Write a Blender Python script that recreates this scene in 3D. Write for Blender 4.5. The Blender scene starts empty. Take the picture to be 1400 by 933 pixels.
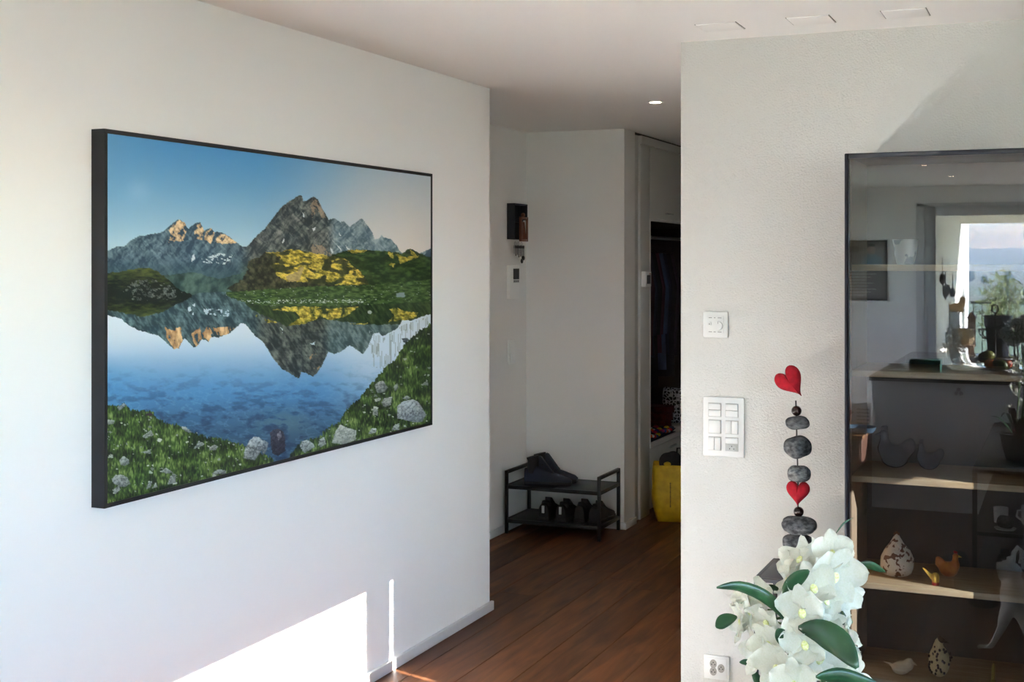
import bpy, bmesh, math, random
import numpy as np
from mathutils import Vector, Matrix, Euler
random.seed(7)
PI = math.pi
SC = bpy.context.scene
COL = SC.collection

# ------------------------------------------------------------------ camera
FPX, YAW, HORIZON, EYE = 1777.23, 0.4049, 358.44, 1.601      # focal length in pixels of a 1400 px wide frame
cam_d = bpy.data.cameras.new('camera'); cam = bpy.data.objects.new('camera', cam_d); COL.objects.link(cam)
cam.location = (0, 0, EYE); cam.rotation_euler = (PI/2, 0, YAW)
cam_d.sensor_width = 36; cam_d.lens = FPX/1400*36; cam_d.shift_y = -(466.5-HORIZON)/1400
cam_d.clip_start = .05; cam_d.clip_end = 30000
SC.camera = cam

# ------------------------------------------------------------------ world, sun, exposure
SUN_TRAVEL = Vector((-1, .31, -.288)).normalized()
SUN_STRENGTH, SKY_STRENGTH = 26.0, .92
w = bpy.data.worlds.new('sky'); SC.world = w; w.use_nodes = True
nt = w.node_tree; nt.nodes.clear()
sk = nt.nodes.new('ShaderNodeTexSky'); sk.sky_type = 'NISHITA'; sk.sun_disc = False
sk.sun_elevation = math.radians(45); sk.sun_rotation = math.atan2(-SUN_TRAVEL.x, -SUN_TRAVEL.y)
sk.altitude = 500; sk.air_density = 1.0; sk.dust_density = .2; sk.ozone_density = 1.2
bg = nt.nodes.new('ShaderNodeBackground'); bg.inputs[1].default_value = SKY_STRENGTH
wo = nt.nodes.new('ShaderNodeOutputWorld')
mu = nt.nodes.new('ShaderNodeMixRGB'); mu.blend_type = 'MULTIPLY'; mu.inputs[0].default_value = 1; mu.inputs[2].default_value = (.82, .96, 1.04, 1)
nt.links.new(sk.outputs[0], mu.inputs[1]); nt.links.new(mu.outputs[0], bg.inputs[0]); nt.links.new(bg.outputs[0], wo.inputs[0])
sun_d = bpy.data.lights.new('sun', 'SUN'); sun_d.energy = SUN_STRENGTH; sun_d.angle = math.radians(.12); sun_d.color = (1, .965, .925)
sun = bpy.data.objects.new('sun', sun_d); COL.objects.link(sun); sun.location = (30, -10, 12)
sun.rotation_euler = SUN_TRAVEL.to_track_quat('-Z', 'Y').to_euler()
SC.view_settings.view_transform = 'Standard'; SC.view_settings.look = 'None'
SC.view_settings.gamma = 1; SC.view_settings.use_curve_mapping = False
SC.view_settings.exposure = 1.80
SC.cycles.max_bounces = 14; SC.cycles.diffuse_bounces = 9; SC.cycles.glossy_bounces = 6
SC.cycles.transparent_max_bounces = 24; SC.cycles.caustics_reflective = False; SC.cycles.caustics_refractive = False

# ------------------------------------------------------------------ measured places (metres)
H = 2.4
XL, YL = -2.4476, 5.4502          # picture wall, its far end
YR, XR = 4.5876, -1.2977          # switch wall, its free edge
XN, YN, YW = -3.0816, 7.4161, 7.6229
XE, YB = 3.4, -6.0                # window wall to the right, window wall behind the camera
YG = 4.21                         # glass of the display cabinet
_c, _s = math.cos(YAW), math.sin(YAW)
def ray(u, v):
    t = (u-700)/FPX
    return Vector((-_s+t*_c, _c+t*_s, -(v-HORIZON)/FPX))
def at_d(u, v, d):
    r = ray(u, v); return Vector((r.x*d, r.y*d, EYE+r.z*d))
def at_x(u, v, X): return at_d(u, v, X/ray(u, v).x)
def at_y(u, v, Y): return at_d(u, v, Y/ray(u, v).y)
def at_z(u, v, z): return at_d(u, v, (z-EYE)/ray(u, v).z)
def mirrored(u, v, Y):            # a thing seen in the cabinet glass, at real distance Y
    p = at_y(u, v, 2*YG-Y); return Vector((p.x, Y, p.z))

# ------------------------------------------------------------------ mesh helpers
class MB:
    def __init__(self): self.v = []; self.f = []
    def add(self, vs, fs):
        o = len(self.v); self.v += [tuple(p) for p in vs]; self.f += [tuple(i+o for i in q) for q in fs]; return self
    def box(self, x0, x1, y0, y1, z0, z1, M=None):
        vs = [Vector((x, y, z)) for z in (z0, z1) for y in (y0, y1) for x in (x0, x1)]
        if M: vs = [M @ p for p in vs]
        return self.add(vs, [(0,2,3,1),(4,5,7,6),(0,1,5,4),(2,6,7,3),(0,4,6,2),(1,3,7,5)])
    def tube(self, path, r, n=10, cap=True, flat=1.0):
        path = [Vector(p) for p in path]; rs = r if isinstance(r, (list, tuple)) else [r]*len(path)
        vs = []; prev = None
        for i, p in enumerate(path):
            t = (path[min(i+1, len(path)-1)]-path[max(i-1, 0)]).normalized()
            if prev is None:
                a = t.orthogonal().normalized()
            else:
                a = (prev - t*prev.dot(t)); a = a.normalized() if a.length > 1e-6 else t.orthogonal().normalized()
            prev = a; b = t.cross(a)
            for k in range(n):
                q = 2*PI*k/n; vs.append(p + a*(math.cos(q)*rs[i]) + b*(math.sin(q)*rs[i]*flat))
        fs = []
        for i in range(len(path)-1):
            for k in range(n):
                fs.append((i*n+k, i*n+(k+1) % n, (i+1)*n+(k+1) % n, (i+1)*n+k))
        if cap:
            fs.append(tuple(range(n-1, -1, -1))); fs.append(tuple((len(path)-1)*n+k for k in range(n)))
        return self.add(vs, fs)
    def lathe(self, prof, n=24, c=(0, 0, 0), sx=1, sy=1, wob=None):
        vs = []; fs = []
        for (r, z) in prof:
            for k in range(n):
                q = 2*PI*k/n; m = wob(q, z) if wob else 1
                vs.append((c[0]+r*m*math.cos(q)*sx, c[1]+r*m*math.sin(q)*sy, c[2]+z))
        for i in range(len(prof)-1):
            for k in range(n):
                fs.append((i*n+k, i*n+(k+1) % n, (i+1)*n+(k+1) % n, (i+1)*n+k))
        fs.append(tuple(range(n-1, -1, -1))); fs.append(tuple((len(prof)-1)*n+k for k in range(n)))
        return self.add(vs, fs)
    def ell(self, c, r, rot=(0, 0, 0), nu=16, nv=10, wob=0, seed=0, sq=1.0):
        M = Euler(rot).to_matrix(); rr = random.Random(seed); c = Vector(c)
        ph = [(rr.uniform(1, 3), rr.uniform(1, 3), rr.uniform(0, 6), rr.uniform(0, 6)) for _ in range(3)]
        vs = []; fs = []
        for j in range(nv+1):
            a = PI*j/nv
            for k in range(nu):
                b = 2*PI*k/nu
                d = Vector((math.sin(a)*math.cos(b), math.sin(a)*math.sin(b), math.cos(a)))
                if sq != 1: d = Vector([math.copysign(abs(k_)**sq, k_) for k_ in d])
                m = 1
                for (p, q, e, g) in ph: m += wob/3*math.sin(p*2*d.x+e)*math.cos(q*2*d.y+g+d.z)
                vs.append(c + M @ Vector((d.x*r[0]*m, d.y*r[1]*m, d.z*r[2]*m)))
        for j in range(nv):
            for k in range(nu):
                fs.append((j*nu+k, (j+1)*nu+k, (j+1)*nu+(k+1) % nu, j*nu+(k+1) % nu))
        return self.add(vs, fs)
    def grid(self, fn, nu, nv):
        vs = [fn(i/nu, j/nv) for j in range(nv+1) for i in range(nu+1)]
        fs = [(j*(nu+1)+i, j*(nu+1)+i+1, (j+1)*(nu+1)+i+1, (j+1)*(nu+1)+i) for j in range(nv) for i in range(nu)]
        return self.add(vs, fs)
    def prism(self, poly, a, b, axis='y'):
        n = len(poly)
        def P(p, t): return {'y': (p[0], t, p[1]), 'x': (t, p[0], p[1]), 'z': (p[0], p[1], t)}[axis]
        vs = [P(p, a) for p in poly]+[P(p, b) for p in poly]
        return self.add(vs, [tuple(range(n-1, -1, -1)), tuple(range(n, 2*n))]+[(i, (i+1) % n, n+(i+1) % n, n+i) for i in range(n)])
    def mesh(self, name, bevel=0, seg=2, smooth=None, weld=True):
        me = bpy.data.meshes.new(name); me.from_pydata(self.v, [], self.f)
        bm = bmesh.new(); bm.from_mesh(me)
        if weld: bmesh.ops.remove_doubles(bm, verts=bm.verts, dist=1e-6)
        bmesh.ops.dissolve_degenerate(bm, edges=bm.edges, dist=1e-7)
        bmesh.ops.recalc_face_normals(bm, faces=bm.faces)
        if bevel:
            es = [e for e in bm.edges if len(e.link_faces) == 2 and e.calc_face_angle(0) > .6]
            bmesh.ops.bevel(bm, geom=es, offset=bevel, segments=seg, affect='EDGES', profile=.5, clamp_overlap=True)
        bm.to_mesh(me); bm.free()
        if smooth is not None:
            me.polygons.foreach_set('use_smooth', [True]*len(me.polygons)); me.set_sharp_from_angle(angle=math.radians(smooth))
        return me
    def build(self, name, mat, parent=None, bevel=0, smooth=None, loc=None, seg=2):
        if bevel and smooth is None: smooth = 35
        return link(name, self.mesh(name, bevel, seg, smooth), mat, parent, loc)
def link(name, me, mat, parent=None, loc=None):
    if mat and not me.materials: me.materials.append(mat)
    o = bpy.data.objects.new(name, me); COL.objects.link(o)
    if parent: o.parent = parent
    if loc is not None: o.location = loc
    return o
def tag(o, label, cat=None, group=None, kind=None):
    o['label'] = label
    if cat: o['category'] = cat
    if group: o['group'] = group
    if kind: o['kind'] = kind
    return o
def thing(name, label, cat, loc=(0, 0, 0), rz=0, group=None, kind=None):
    o = bpy.data.objects.new(name, None); COL.objects.link(o); o.location = loc; o.rotation_euler = (0, 0, rz)
    o.empty_display_size = .05
    return tag(o, label, cat, group, kind)
def copy_tree(o, parent=None):
    c = o.copy(); COL.objects.link(c); c.parent = parent
    for ch in list(o.children): copy_tree(ch, c)
    return c
def fuse(o, voxel, sub=0):
    m = o.modifiers.new('fuse', 'REMESH'); m.mode = 'VOXEL'; m.voxel_size = voxel; m.use_smooth_shade = True
    s = o.modifiers.new('smooth', 'SMOOTH'); s.factor = .6; s.iterations = 4
    return o

# ------------------------------------------------------------------ materials
def lin(c):
    return tuple((x/255/12.92 if x/255 <= .04045 else ((x/255+.055)/1.055)**2.4) for x in c)
MATS = {}
def mat(name, rgb, rough=.5, rgb2=None, scale=20, stretch=(1, 1, 1), bump=0, bscale=200, metal=0, spec=.5, emit=0, coords='Object', detail=4, contrast=(.35, .65), sss=0, rand=0, coat=0, bdist=.002):
    if name in MATS: return MATS[name]
    m = bpy.data.materials.new(name); m.use_nodes = True; N = m.node_tree.nodes; Lk = m.node_tree.links
    b = N['Principled BSDF']
    b.inputs['Base Color'].default_value = (*lin(rgb), 1); b.inputs['Roughness'].default_value = rough
    b.inputs['Metallic'].default_value = metal; b.inputs['Specular IOR Level'].default_value = spec
    b.inputs['Coat Weight'].default_value = coat
    tc = N.new('ShaderNodeTexCoord'); mp = N.new('ShaderNodeMapping'); mp.inputs['Scale'].default_value = stretch
    Lk.new(tc.outputs[coords], mp.inputs['Vector'])
    last = None
    if rgb2:
        n = N.new('ShaderNodeTexNoise'); n.inputs['Scale'].default_value = scale; n.inputs['Detail'].default_value = detail
        Lk.new(mp.outputs[0], n.inputs['Vector'])
        r = N.new('ShaderNodeValToRGB'); r.color_ramp.elements[0].position = contrast[0]; r.color_ramp.elements[1].position = contrast[1]
        r.color_ramp.elements[0].color = (*lin(rgb), 1); r.color_ramp.elements[1].color = (*lin(rgb2), 1)
        Lk.new(n.outputs['Fac'], r.inputs[0]); last = r.outputs[0]
    if rand:
        oi = N.new('ShaderNodeObjectInfo'); hs = N.new('ShaderNodeHueSaturation')
        mr = N.new('ShaderNodeMapRange'); mr.inputs['To Min'].default_value = 1-rand; mr.inputs['To Max'].default_value = 1+rand
        Lk.new(oi.outputs['Random'], mr.inputs['Value']); Lk.new(mr.outputs[0], hs.inputs['Value'])
        if last: Lk.new(last, hs.inputs['Color'])
        else: hs.inputs['Color'].default_value = (*lin(rgb), 1)
        last = hs.outputs[0]
    if last: Lk.new(last, b.inputs['Base Color'])
    if bump:
        n2 = N.new('ShaderNodeTexNoise'); n2.inputs['Scale'].default_value = bscale; n2.inputs['Detail'].default_value = 3
        Lk.new(mp.outputs[0], n2.inputs['Vector'])
        bp = N.new('ShaderNodeBump'); bp.inputs['Strength'].default_value = bump; bp.inputs['Distance'].default_value = bdist
        Lk.new(n2.outputs['Fac'], bp.inputs['Height']); Lk.new(bp.outputs[0], b.inputs['Normal'])
    if emit:
        b.inputs['Emission Color'].default_value = (*lin(rgb), 1); b.inputs['Emission Strength'].default_value = emit
    if sss:
        b.inputs['Subsurface Weight'].default_value = sss; b.inputs['Subsurface Radius'].default_value = (.01, .01, .008)
    MATS[name] = m; return m
def glass(name, tint=(1, 1, 1), ior=1.5):
    m = bpy.data.materials.new(name); m.use_nodes = True; N = m.node_tree.nodes; Lk = m.node_tree.links; N.clear()
    o = N.new('ShaderNodeOutputMaterial'); mx = N.new('ShaderNodeMixShader'); fr = N.new('ShaderNodeFresnel'); bf = N.new('ShaderNodeNewGeometry'); mr = N.new('ShaderNodeMapRange'); mr.inputs['To Min'].default_value = ior; mr.inputs['To Max'].default_value = 1/ior
    Lk.new(bf.outputs['Backfacing'], mr.inputs['Value']); Lk.new(mr.outputs[0], fr.inputs[0])     # the same reflectance on both faces of the pane
    tr = N.new('ShaderNodeBsdfTransparent'); tr.inputs[0].default_value = (*tint, 1); gl = N.new('ShaderNodeBsdfGlossy'); gl.inputs['Roughness'].default_value = 0
    Lk.new(fr.outputs[0], mx.inputs[0]); Lk.new(tr.outputs[0], mx.inputs[1]); Lk.new(gl.outputs[0], mx.inputs[2]); Lk.new(mx.outputs[0], o.inputs[0])
    return m
def wood_floor():
    m = bpy.data.materials.new('oak_plank'); m.use_nodes = True; N = m.node_tree.nodes; Lk = m.node_tree.links; b = N['Principled BSDF']
    oi = N.new('ShaderNodeObjectInfo'); geo = N.new('ShaderNodeNewGeometry')
    ad = N.new('ShaderNodeVectorMath'); ad.operation = 'MULTIPLY_ADD'
    cb = N.new('ShaderNodeCombineXYZ'); Lk.new(oi.outputs['Random'], cb.inputs[0]); Lk.new(oi.outputs['Random'], cb.inputs[1])
    Lk.new(cb.outputs[0], ad.inputs[0]); ad.inputs[1].default_value = (37, 53, 0); Lk.new(geo.outputs['Position'], ad.inputs[2])
    mp = N.new('ShaderNodeMapping'); mp.inputs['Scale'].default_value = (9, .9, 1); Lk.new(ad.outputs[0], mp.inputs[0])
    n = N.new('ShaderNodeTexNoise'); n.inputs['Scale'].default_value = 2.6; n.inputs['Detail'].default_value = 9; n.inputs['Distortion'].default_value = .7; Lk.new(mp.outputs[0], n.inputs[0])
    r = N.new('ShaderNodeValToRGB'); e = r.color_ramp.elements
    e[0].position = .25; e[0].color = (*lin((64, 37, 23)), 1); e[1].position = .75; e[1].color = (*lin((122, 76, 44)), 1)
    Lk.new(n.outputs['Fac'], r.inputs[0])
    mp2 = N.new('ShaderNodeMapping'); mp2.inputs['Scale'].default_value = (5, 1.6, 1); Lk.new(ad.outputs[0], mp2.inputs[0])
    vo = N.new('ShaderNodeTexVoronoi'); vo.inputs['Scale'].default_value = 1.2; Lk.new(mp2.outputs[0], vo.inputs[0])
    kr = N.new('ShaderNodeValToRGB'); kr.color_ramp.elements[0].position = .03; kr.color_ramp.elements[0].color = (.25, .2, .18, 1); kr.color_ramp.elements[1].position = .2; kr.color_ramp.elements[1].color = (1, 1, 1, 1)
    Lk.new(vo.outputs['Distance'], kr.inputs[0])
    mu = N.new('ShaderNodeMixRGB'); mu.blend_type = 'MULTIPLY'; mu.inputs[0].default_value = .8
    Lk.new(r.outputs[0], mu.inputs[1]); Lk.new(kr.outputs[0], mu.inputs[2])
    hs = N.new('ShaderNodeHueSaturation'); mr = N.new('ShaderNodeMapRange'); mr.inputs['To Min'].default_value = .62; mr.inputs['To Max'].default_value = 1.3
    Lk.new(oi.outputs['Random'], mr.inputs['Value']); Lk.new(mr.outputs[0], hs.inputs['Value']); Lk.new(mu.outputs[0], hs.inputs['Color'])
    Lk.new(hs.outputs[0], b.inputs['Base Color']); b.inputs['Roughness'].default_value = .5; b.inputs['Specular IOR Level'].default_value = .3
    bp = N.new('ShaderNodeBump'); bp.inputs['Strength'].default_value = .15; bp.inputs['Distance'].default_value = .001
    Lk.new(n.outputs['Fac'], bp.inputs['Height']); Lk.new(bp.outputs[0], b.inputs['Normal'])
    return m
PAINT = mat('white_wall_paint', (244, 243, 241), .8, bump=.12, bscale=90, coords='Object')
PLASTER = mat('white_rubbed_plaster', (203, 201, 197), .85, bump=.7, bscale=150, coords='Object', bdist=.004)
CEIL = mat('white_ceiling_paint', (247, 245, 242), .75)
TRIM = mat('white_lacquered_wood', (226, 227, 228), .4)
OAK = wood_floor()
JOINT = mat('dark_joint', (48, 28, 18), .9)
BLACK = mat('black_powder_coat', (24, 25, 29), .42)
NAVY = mat('blue_black_steel', (22, 26, 38), .35)
PLASTIC = mat('white_plastic', (214, 214, 212), .35)
PLASTIC2 = mat('bright_white_plastic', (246, 246, 244), .35)
DARKHOLE = mat('dark_recess', (28, 26, 24), .7)
GREYLINE = mat('grey_print', (120, 120, 118), .6)
STEEL = mat('brushed_steel', (170, 170, 172), .3, metal=1)
BIRCH = mat('birch_wood', (206, 180, 140), .5, (186, 156, 114), 6, (1.2, 14, 14), detail=6)
PANE = glass('clear_window_glass')
DOORGLASS = glass('grey_tinted_door_glass', (.64, .66, .69), 1.66)

# ------------------------------------------------------------------ structure
def struct(o, label, cat): return tag(o, label, cat, None, 'structure')
WO = [(-5.5, -3.1, .9, 2.2)]                  # unseen window added in the picture wall to brighten the room
m = MB().box(XN-.35, XL-.25, YL-.3, YL, 0, H)
def pierced(axis_lo, axis_hi, openings, place):
    cur = axis_lo
    for (a, b, z0, z1) in openings:
        place(cur, a, 0, H); place(a, b, 0, z0); place(a, b, z1, H); cur = b
    place(cur, axis_hi, 0, H)
pierced(YB-.2, YL, WO, lambda a, b, z0, z1: m.box(XL-.25, XL, a, b, z0, z1))
struct(m.build('wall_left', PAINT), 'smooth white wall that carries the large lake picture', 'wall')
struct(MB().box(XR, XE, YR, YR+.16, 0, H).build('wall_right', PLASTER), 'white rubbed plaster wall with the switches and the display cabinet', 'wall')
struct(MB().box(XR, XR+.16, YR+.16, 10.2, 0, H).build('wall_hall_right', PAINT), 'white wall along the far side of the hall behind the switch wall', 'wall')
struct(MB().box(XN-.35, XN, YL, 10.2, 0, H).build('wall_hall_left', PAINT), 'narrow white hall wall with the key box and door intercom', 'wall')
struct(MB().box(XN, XL, YN, YW, 0, H).build('wall_hall_back', PAINT), 'plain white wall behind the black shoe rack', 'wall')
struct(MB().box(XN-.35, XR+.16, 10.2, 10.4, 0, H).build('wall_hall_end', PAINT), 'white end wall of the hall past the wardrobe', 'wall')
struct(MB().box(XN-.35, XE+.2, YB-.2, 10.4, H, H+.2).build('ceiling', CEIL), 'white plaster ceiling over room and hall', 'ceiling')
# unseen window wall: openings shaped for the sun patches, the rear ones added for light
ZS, ZH = 1.62, 2.044
eo = [(-5.7, -2.4, .1, 2.2), (-2.2, .2, 1.5, 2.19), (.45, 2.492, ZS, ZH), (2.67, 2.706, ZS, ZH), (2.95, 3.5, 1.5, ZH)]
for i, (a, b, z0, z1) in enumerate(WO):
    t = thing('window_%d' % (i+7), ['kitchen window behind the camera nearer the terrace', 'kitchen window behind the camera nearer the picture'][i], 'window', kind='structure')
    fr = MB().box(XL-.16, XL-.1, a, a+.06, z0, z1).box(XL-.16, XL-.1, b-.06, b, z0, z1).box(XL-.16, XL-.1, a+.06, b-.06, z0, z0+.06).box(XL-.16, XL-.1, a+.06, b-.06, z1-.06, z1).build('frame', TRIM, t, .003)
    MB().box(XL-.134, XL-.128, a+.06, b-.06, z0+.06, z1-.06).build('pane', PANE, t)
m = MB()
pierced(YB-.2, YR+.16, eo, lambda a, b, z0, z1: (z1-z0 > .001 and b-a > .001) and m.box(XE, XE+.05, a, b, z0, z1))
struct(m.build('wall_window_side', PAINT), 'white window wall beside the dining side of the room', 'wall')
BX0, BX1, BZ1 = -1.49, 2.9, 2.22
m = MB()
pierced(XL, XE, [(BX0, BX1, 0, BZ1)], lambda a, b, z0, z1: (z1-z0 > .001 and b-a > .001) and m.box(a, b, YB-.2, YB, z0, z1))
struct(m.build('wall_behind', PAINT), 'white wall with the terrace door seen mirrored in the cabinet', 'wall')
def window(name, label, opening, axis):
    t = thing(name, label, 'window', kind='structure')
    a, b, z0, z1 = opening
    w_ = min(.05, (b-a)*.2) if b-a > .3 else 0
    def bx(mm, p, q, r, s_, d0, d1):
        return mm.box(d0, d1, p, q, r, s_) if axis == 'x' else mm.box(p, q, d0, d1, r, s_)
    base = XE+.012 if axis == 'x' else YB-.12
    bx(MB(), a, b, z0, z1, base+.008, base+.014).build('pane', PANE, t)
    return t
for i, o in enumerate(eo):
    window('window_%d' % (i+2), ['tall window far back in the right-hand window wall', 'high window in the middle of the right-hand window wall', 'wide high window in the right-hand window wall', 'narrow slit window between two wall posts', 'small high window nearest the display cabinet'][i], o, 'x')
# terrace door behind the camera
def Xb(u): return mirrored(u, 358, YB).x
x0, x1 = Xb(1264), Xb(1279.5)
t = thing('door_1', 'grey-white framed glass terrace door mirrored in the display cabinet', 'door', kind='structure')
DFR = mat('door_frame_grey', (196, 198, 200), .45)
fr = MB().box(BX0, x0, YB-.1, YB+.012, 0, BZ1).box(BX0, BX1, YB-.1, YB+.012, BZ1-.035, BZ1).box(BX1-.05, BX1, YB-.1, YB+.012, 0, BZ1).build('frame', DFR, t, .004)
zt = mirrored(1300, 295, YB).z
half = 1.35
for k, (a, b) in enumerate(((x0, half), (half, BX1-.05))):
    sw = x1-x0
    sm = MB().box(a, a+sw, YB-.075, YB-.01, .02, BZ1-.035).box(b-sw, b, YB-.075, YB-.01, .02, BZ1-.035).box(a+sw, b-sw, YB-.075, YB-.01, zt, BZ1-.035).box(a+sw, b-sw, YB-.075, YB-.01, .02, .13)
    so = sm.build('sash', DFR, t, .004)
    MB().box(a+sw, b-sw, YB-.05, YB-.042, .13, zt).build('pane', PANE, so)
    if k == 0:
        hx = mirrored(1268.5, 440, YB).x; z1, z0 = mirrored(1268.5, 418, YB).z, mirrored(1268.5, 481, YB).z
        MB().box(hx-.012, hx+.012, YB+.03, YB+.045, z0, z1).box(hx-.008, hx+.008, YB-.012, YB+.032, z0+.06, z0+.08).box(hx-.008, hx+.008, YB-.012, YB+.032, z1-.08, z1-.06).build('handle', STEEL, so, .003)
    
# floor and its planks
fl = struct(MB().box(XN-.35, XE+.2, YB-.2, 10.4, -.2, -.006).build('floor', JOINT), 'brown oak plank floor running from the room into the hall', 'floor')
PW = .196
rng = random.Random(3)
x = XN-.05; k = 0
while x < XE:
    xa, xb = x+.0012, min(x+PW, XE)-.0012
    y = -6.0 - rng.uniform(0, 2.0)
    while y < 10.2:
        y2 = y+rng.choice((1.8, 2.2, 2.4))
        ya, yb = max(y, YB), min(y2, 10.2)
        if xb < XL+.02: ya = max(ya, YL-.05)
        if xa > XR+.03: yb = min(yb, YR+.05)
        if yb-ya > .02:
            MB().box(-(xb-xa)/2, (xb-xa)/2, ya+.0006, yb-.0006, -.006, 0).build('plank', OAK, fl, .0008, loc=((xa+xb)/2, 0, 0), seg=1)
        y = y2
    x += PW

# skirting boards
BH, BT = .042, .016
def skirt(name, label, *b): struct(MB().box(*b).build(name, TRIM, None, .003), label, 'skirting board')
skirt('baseboard_left', 'low white skirting board under the lake picture wall', XL, XL+BT, YB+.02, YL+BT, 0, BH)
skirt('baseboard_hall_left', 'short white skirting board under the door intercom', XN, XN+BT, YL, YN-BT, 0, BH)
skirt('baseboard_hall_back', 'short white skirting board behind the shoe rack', XN, XL+BT, YN-BT, YN, 0, BH)
skirt('baseboard_hall_reveal', 'tiny white skirting board beside the wardrobe', XL, XL+BT, YN+.0005, YW-.01, 0, BH)
skirt('baseboard_right', 'low white skirting board under the switch wall', XR, -.66, YR-BT, YR, 0, BH)

# ceiling vents and lamps
VENT = mat('white_vent_cover', (247, 245, 242), .6)
VDARK = mat('vent_gap_grey', (120, 116, 110), .8)
for i, (xa, lab) in enumerate(((-1.155, 'flush white ceiling vent nearest the hall opening'), (-.85, 'middle flush white ceiling vent above the switch wall'), (-.55, 'flush white ceiling vent above the display cabinet'))):
    t = thing('ceiling_vent', lab, 'vent', (xa, 4.26, H), group='ceiling vents over the switch wall')
    MB().box(0, .135, 0, .14, -.0035, -.0002).build('cover', VENT, t, .0012)
    MB().box(-.003, -.0008, -.002, .142, -.001, -.0001).build('gap', VDARK, t); MB().box(.1358, .138, -.002, .142, -.001, -.0001).build('gap', VDARK, t)
GLOW = mat('lamp_glow', (255, 232, 196), .5, emit=22)
for i, (p, lab) in enumerate(((at_z(896, 139, H), 'lit round downlight in the hall ceiling'), (mirrored(1264, 226, 2*YG-at_z(1264, 226, H).y), 'lit downlight mirrored near the top edge of the cabinet'), (mirrored(1301, 241, 2*YG-at_z(1301, 241, H).y), 'lit downlight mirrored just above the terrace door'))):
    t = thing('downlight', lab, 'lamp', (p.x, p.y, H), group='ceiling downlights')
    MB().lathe([(.028, -.004), (.04, -.006), (.042, -.003), (.042, -.0002), (.028, -.0002)], 28).build('trim_ring', TRIM, t, smooth=40)
    MB().lathe([(.001, -.0045), (.027, -.0045), (.027, -.001), (.001, -.001)], 24).build('bulb', GLOW, t)

# ------------------------------------------------------------------ the big picture: a lake under mountains
_rg = np.random.default_rng(5); _tab = _rg.random((256, 256))
def vn(x, y, s=0):
    x = x+s*17.3; y = y+s*9.1
    xi = np.floor(x).astype(int); yi = np.floor(y).astype(int); fx = x-xi; fy = y-yi
    fx = fx*fx*(3-2*fx); fy = fy*fy*(3-2*fy)
    g = lambda a, b: _tab[a & 255, b & 255]
    return (g(xi, yi)*(1-fx)+g(xi+1, yi)*fx)*(1-fy)+(g(xi, yi+1)*(1-fx)+g(xi+1, yi+1)*fx)*fy
def fbm(x, y, s=0, o=4):
    a = 0; t = 0; k = 1.0
    for i in range(o): a = a+k*vn(x*2**i, y*2**i, s+i*3); t += k; k *= .55
    return a/t
def sst(a, b, x):
    t = np.clip((x-a)/(b-a), 0, 1); return t*t*(3-2*t)
def inpoly(u, v, P):
    r = np.zeros(u.shape, bool); n = len(P)
    for i in range(n):
        x1, y1 = P[i]; x2, y2 = P[(i+1) % n]
        if y1 == y2: continue
        c = ((y1 > v) != (y2 > v)) & (u < (x2-x1)*(v-y1)/(y2-y1)+x1)
        r ^= c
    return r
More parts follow.
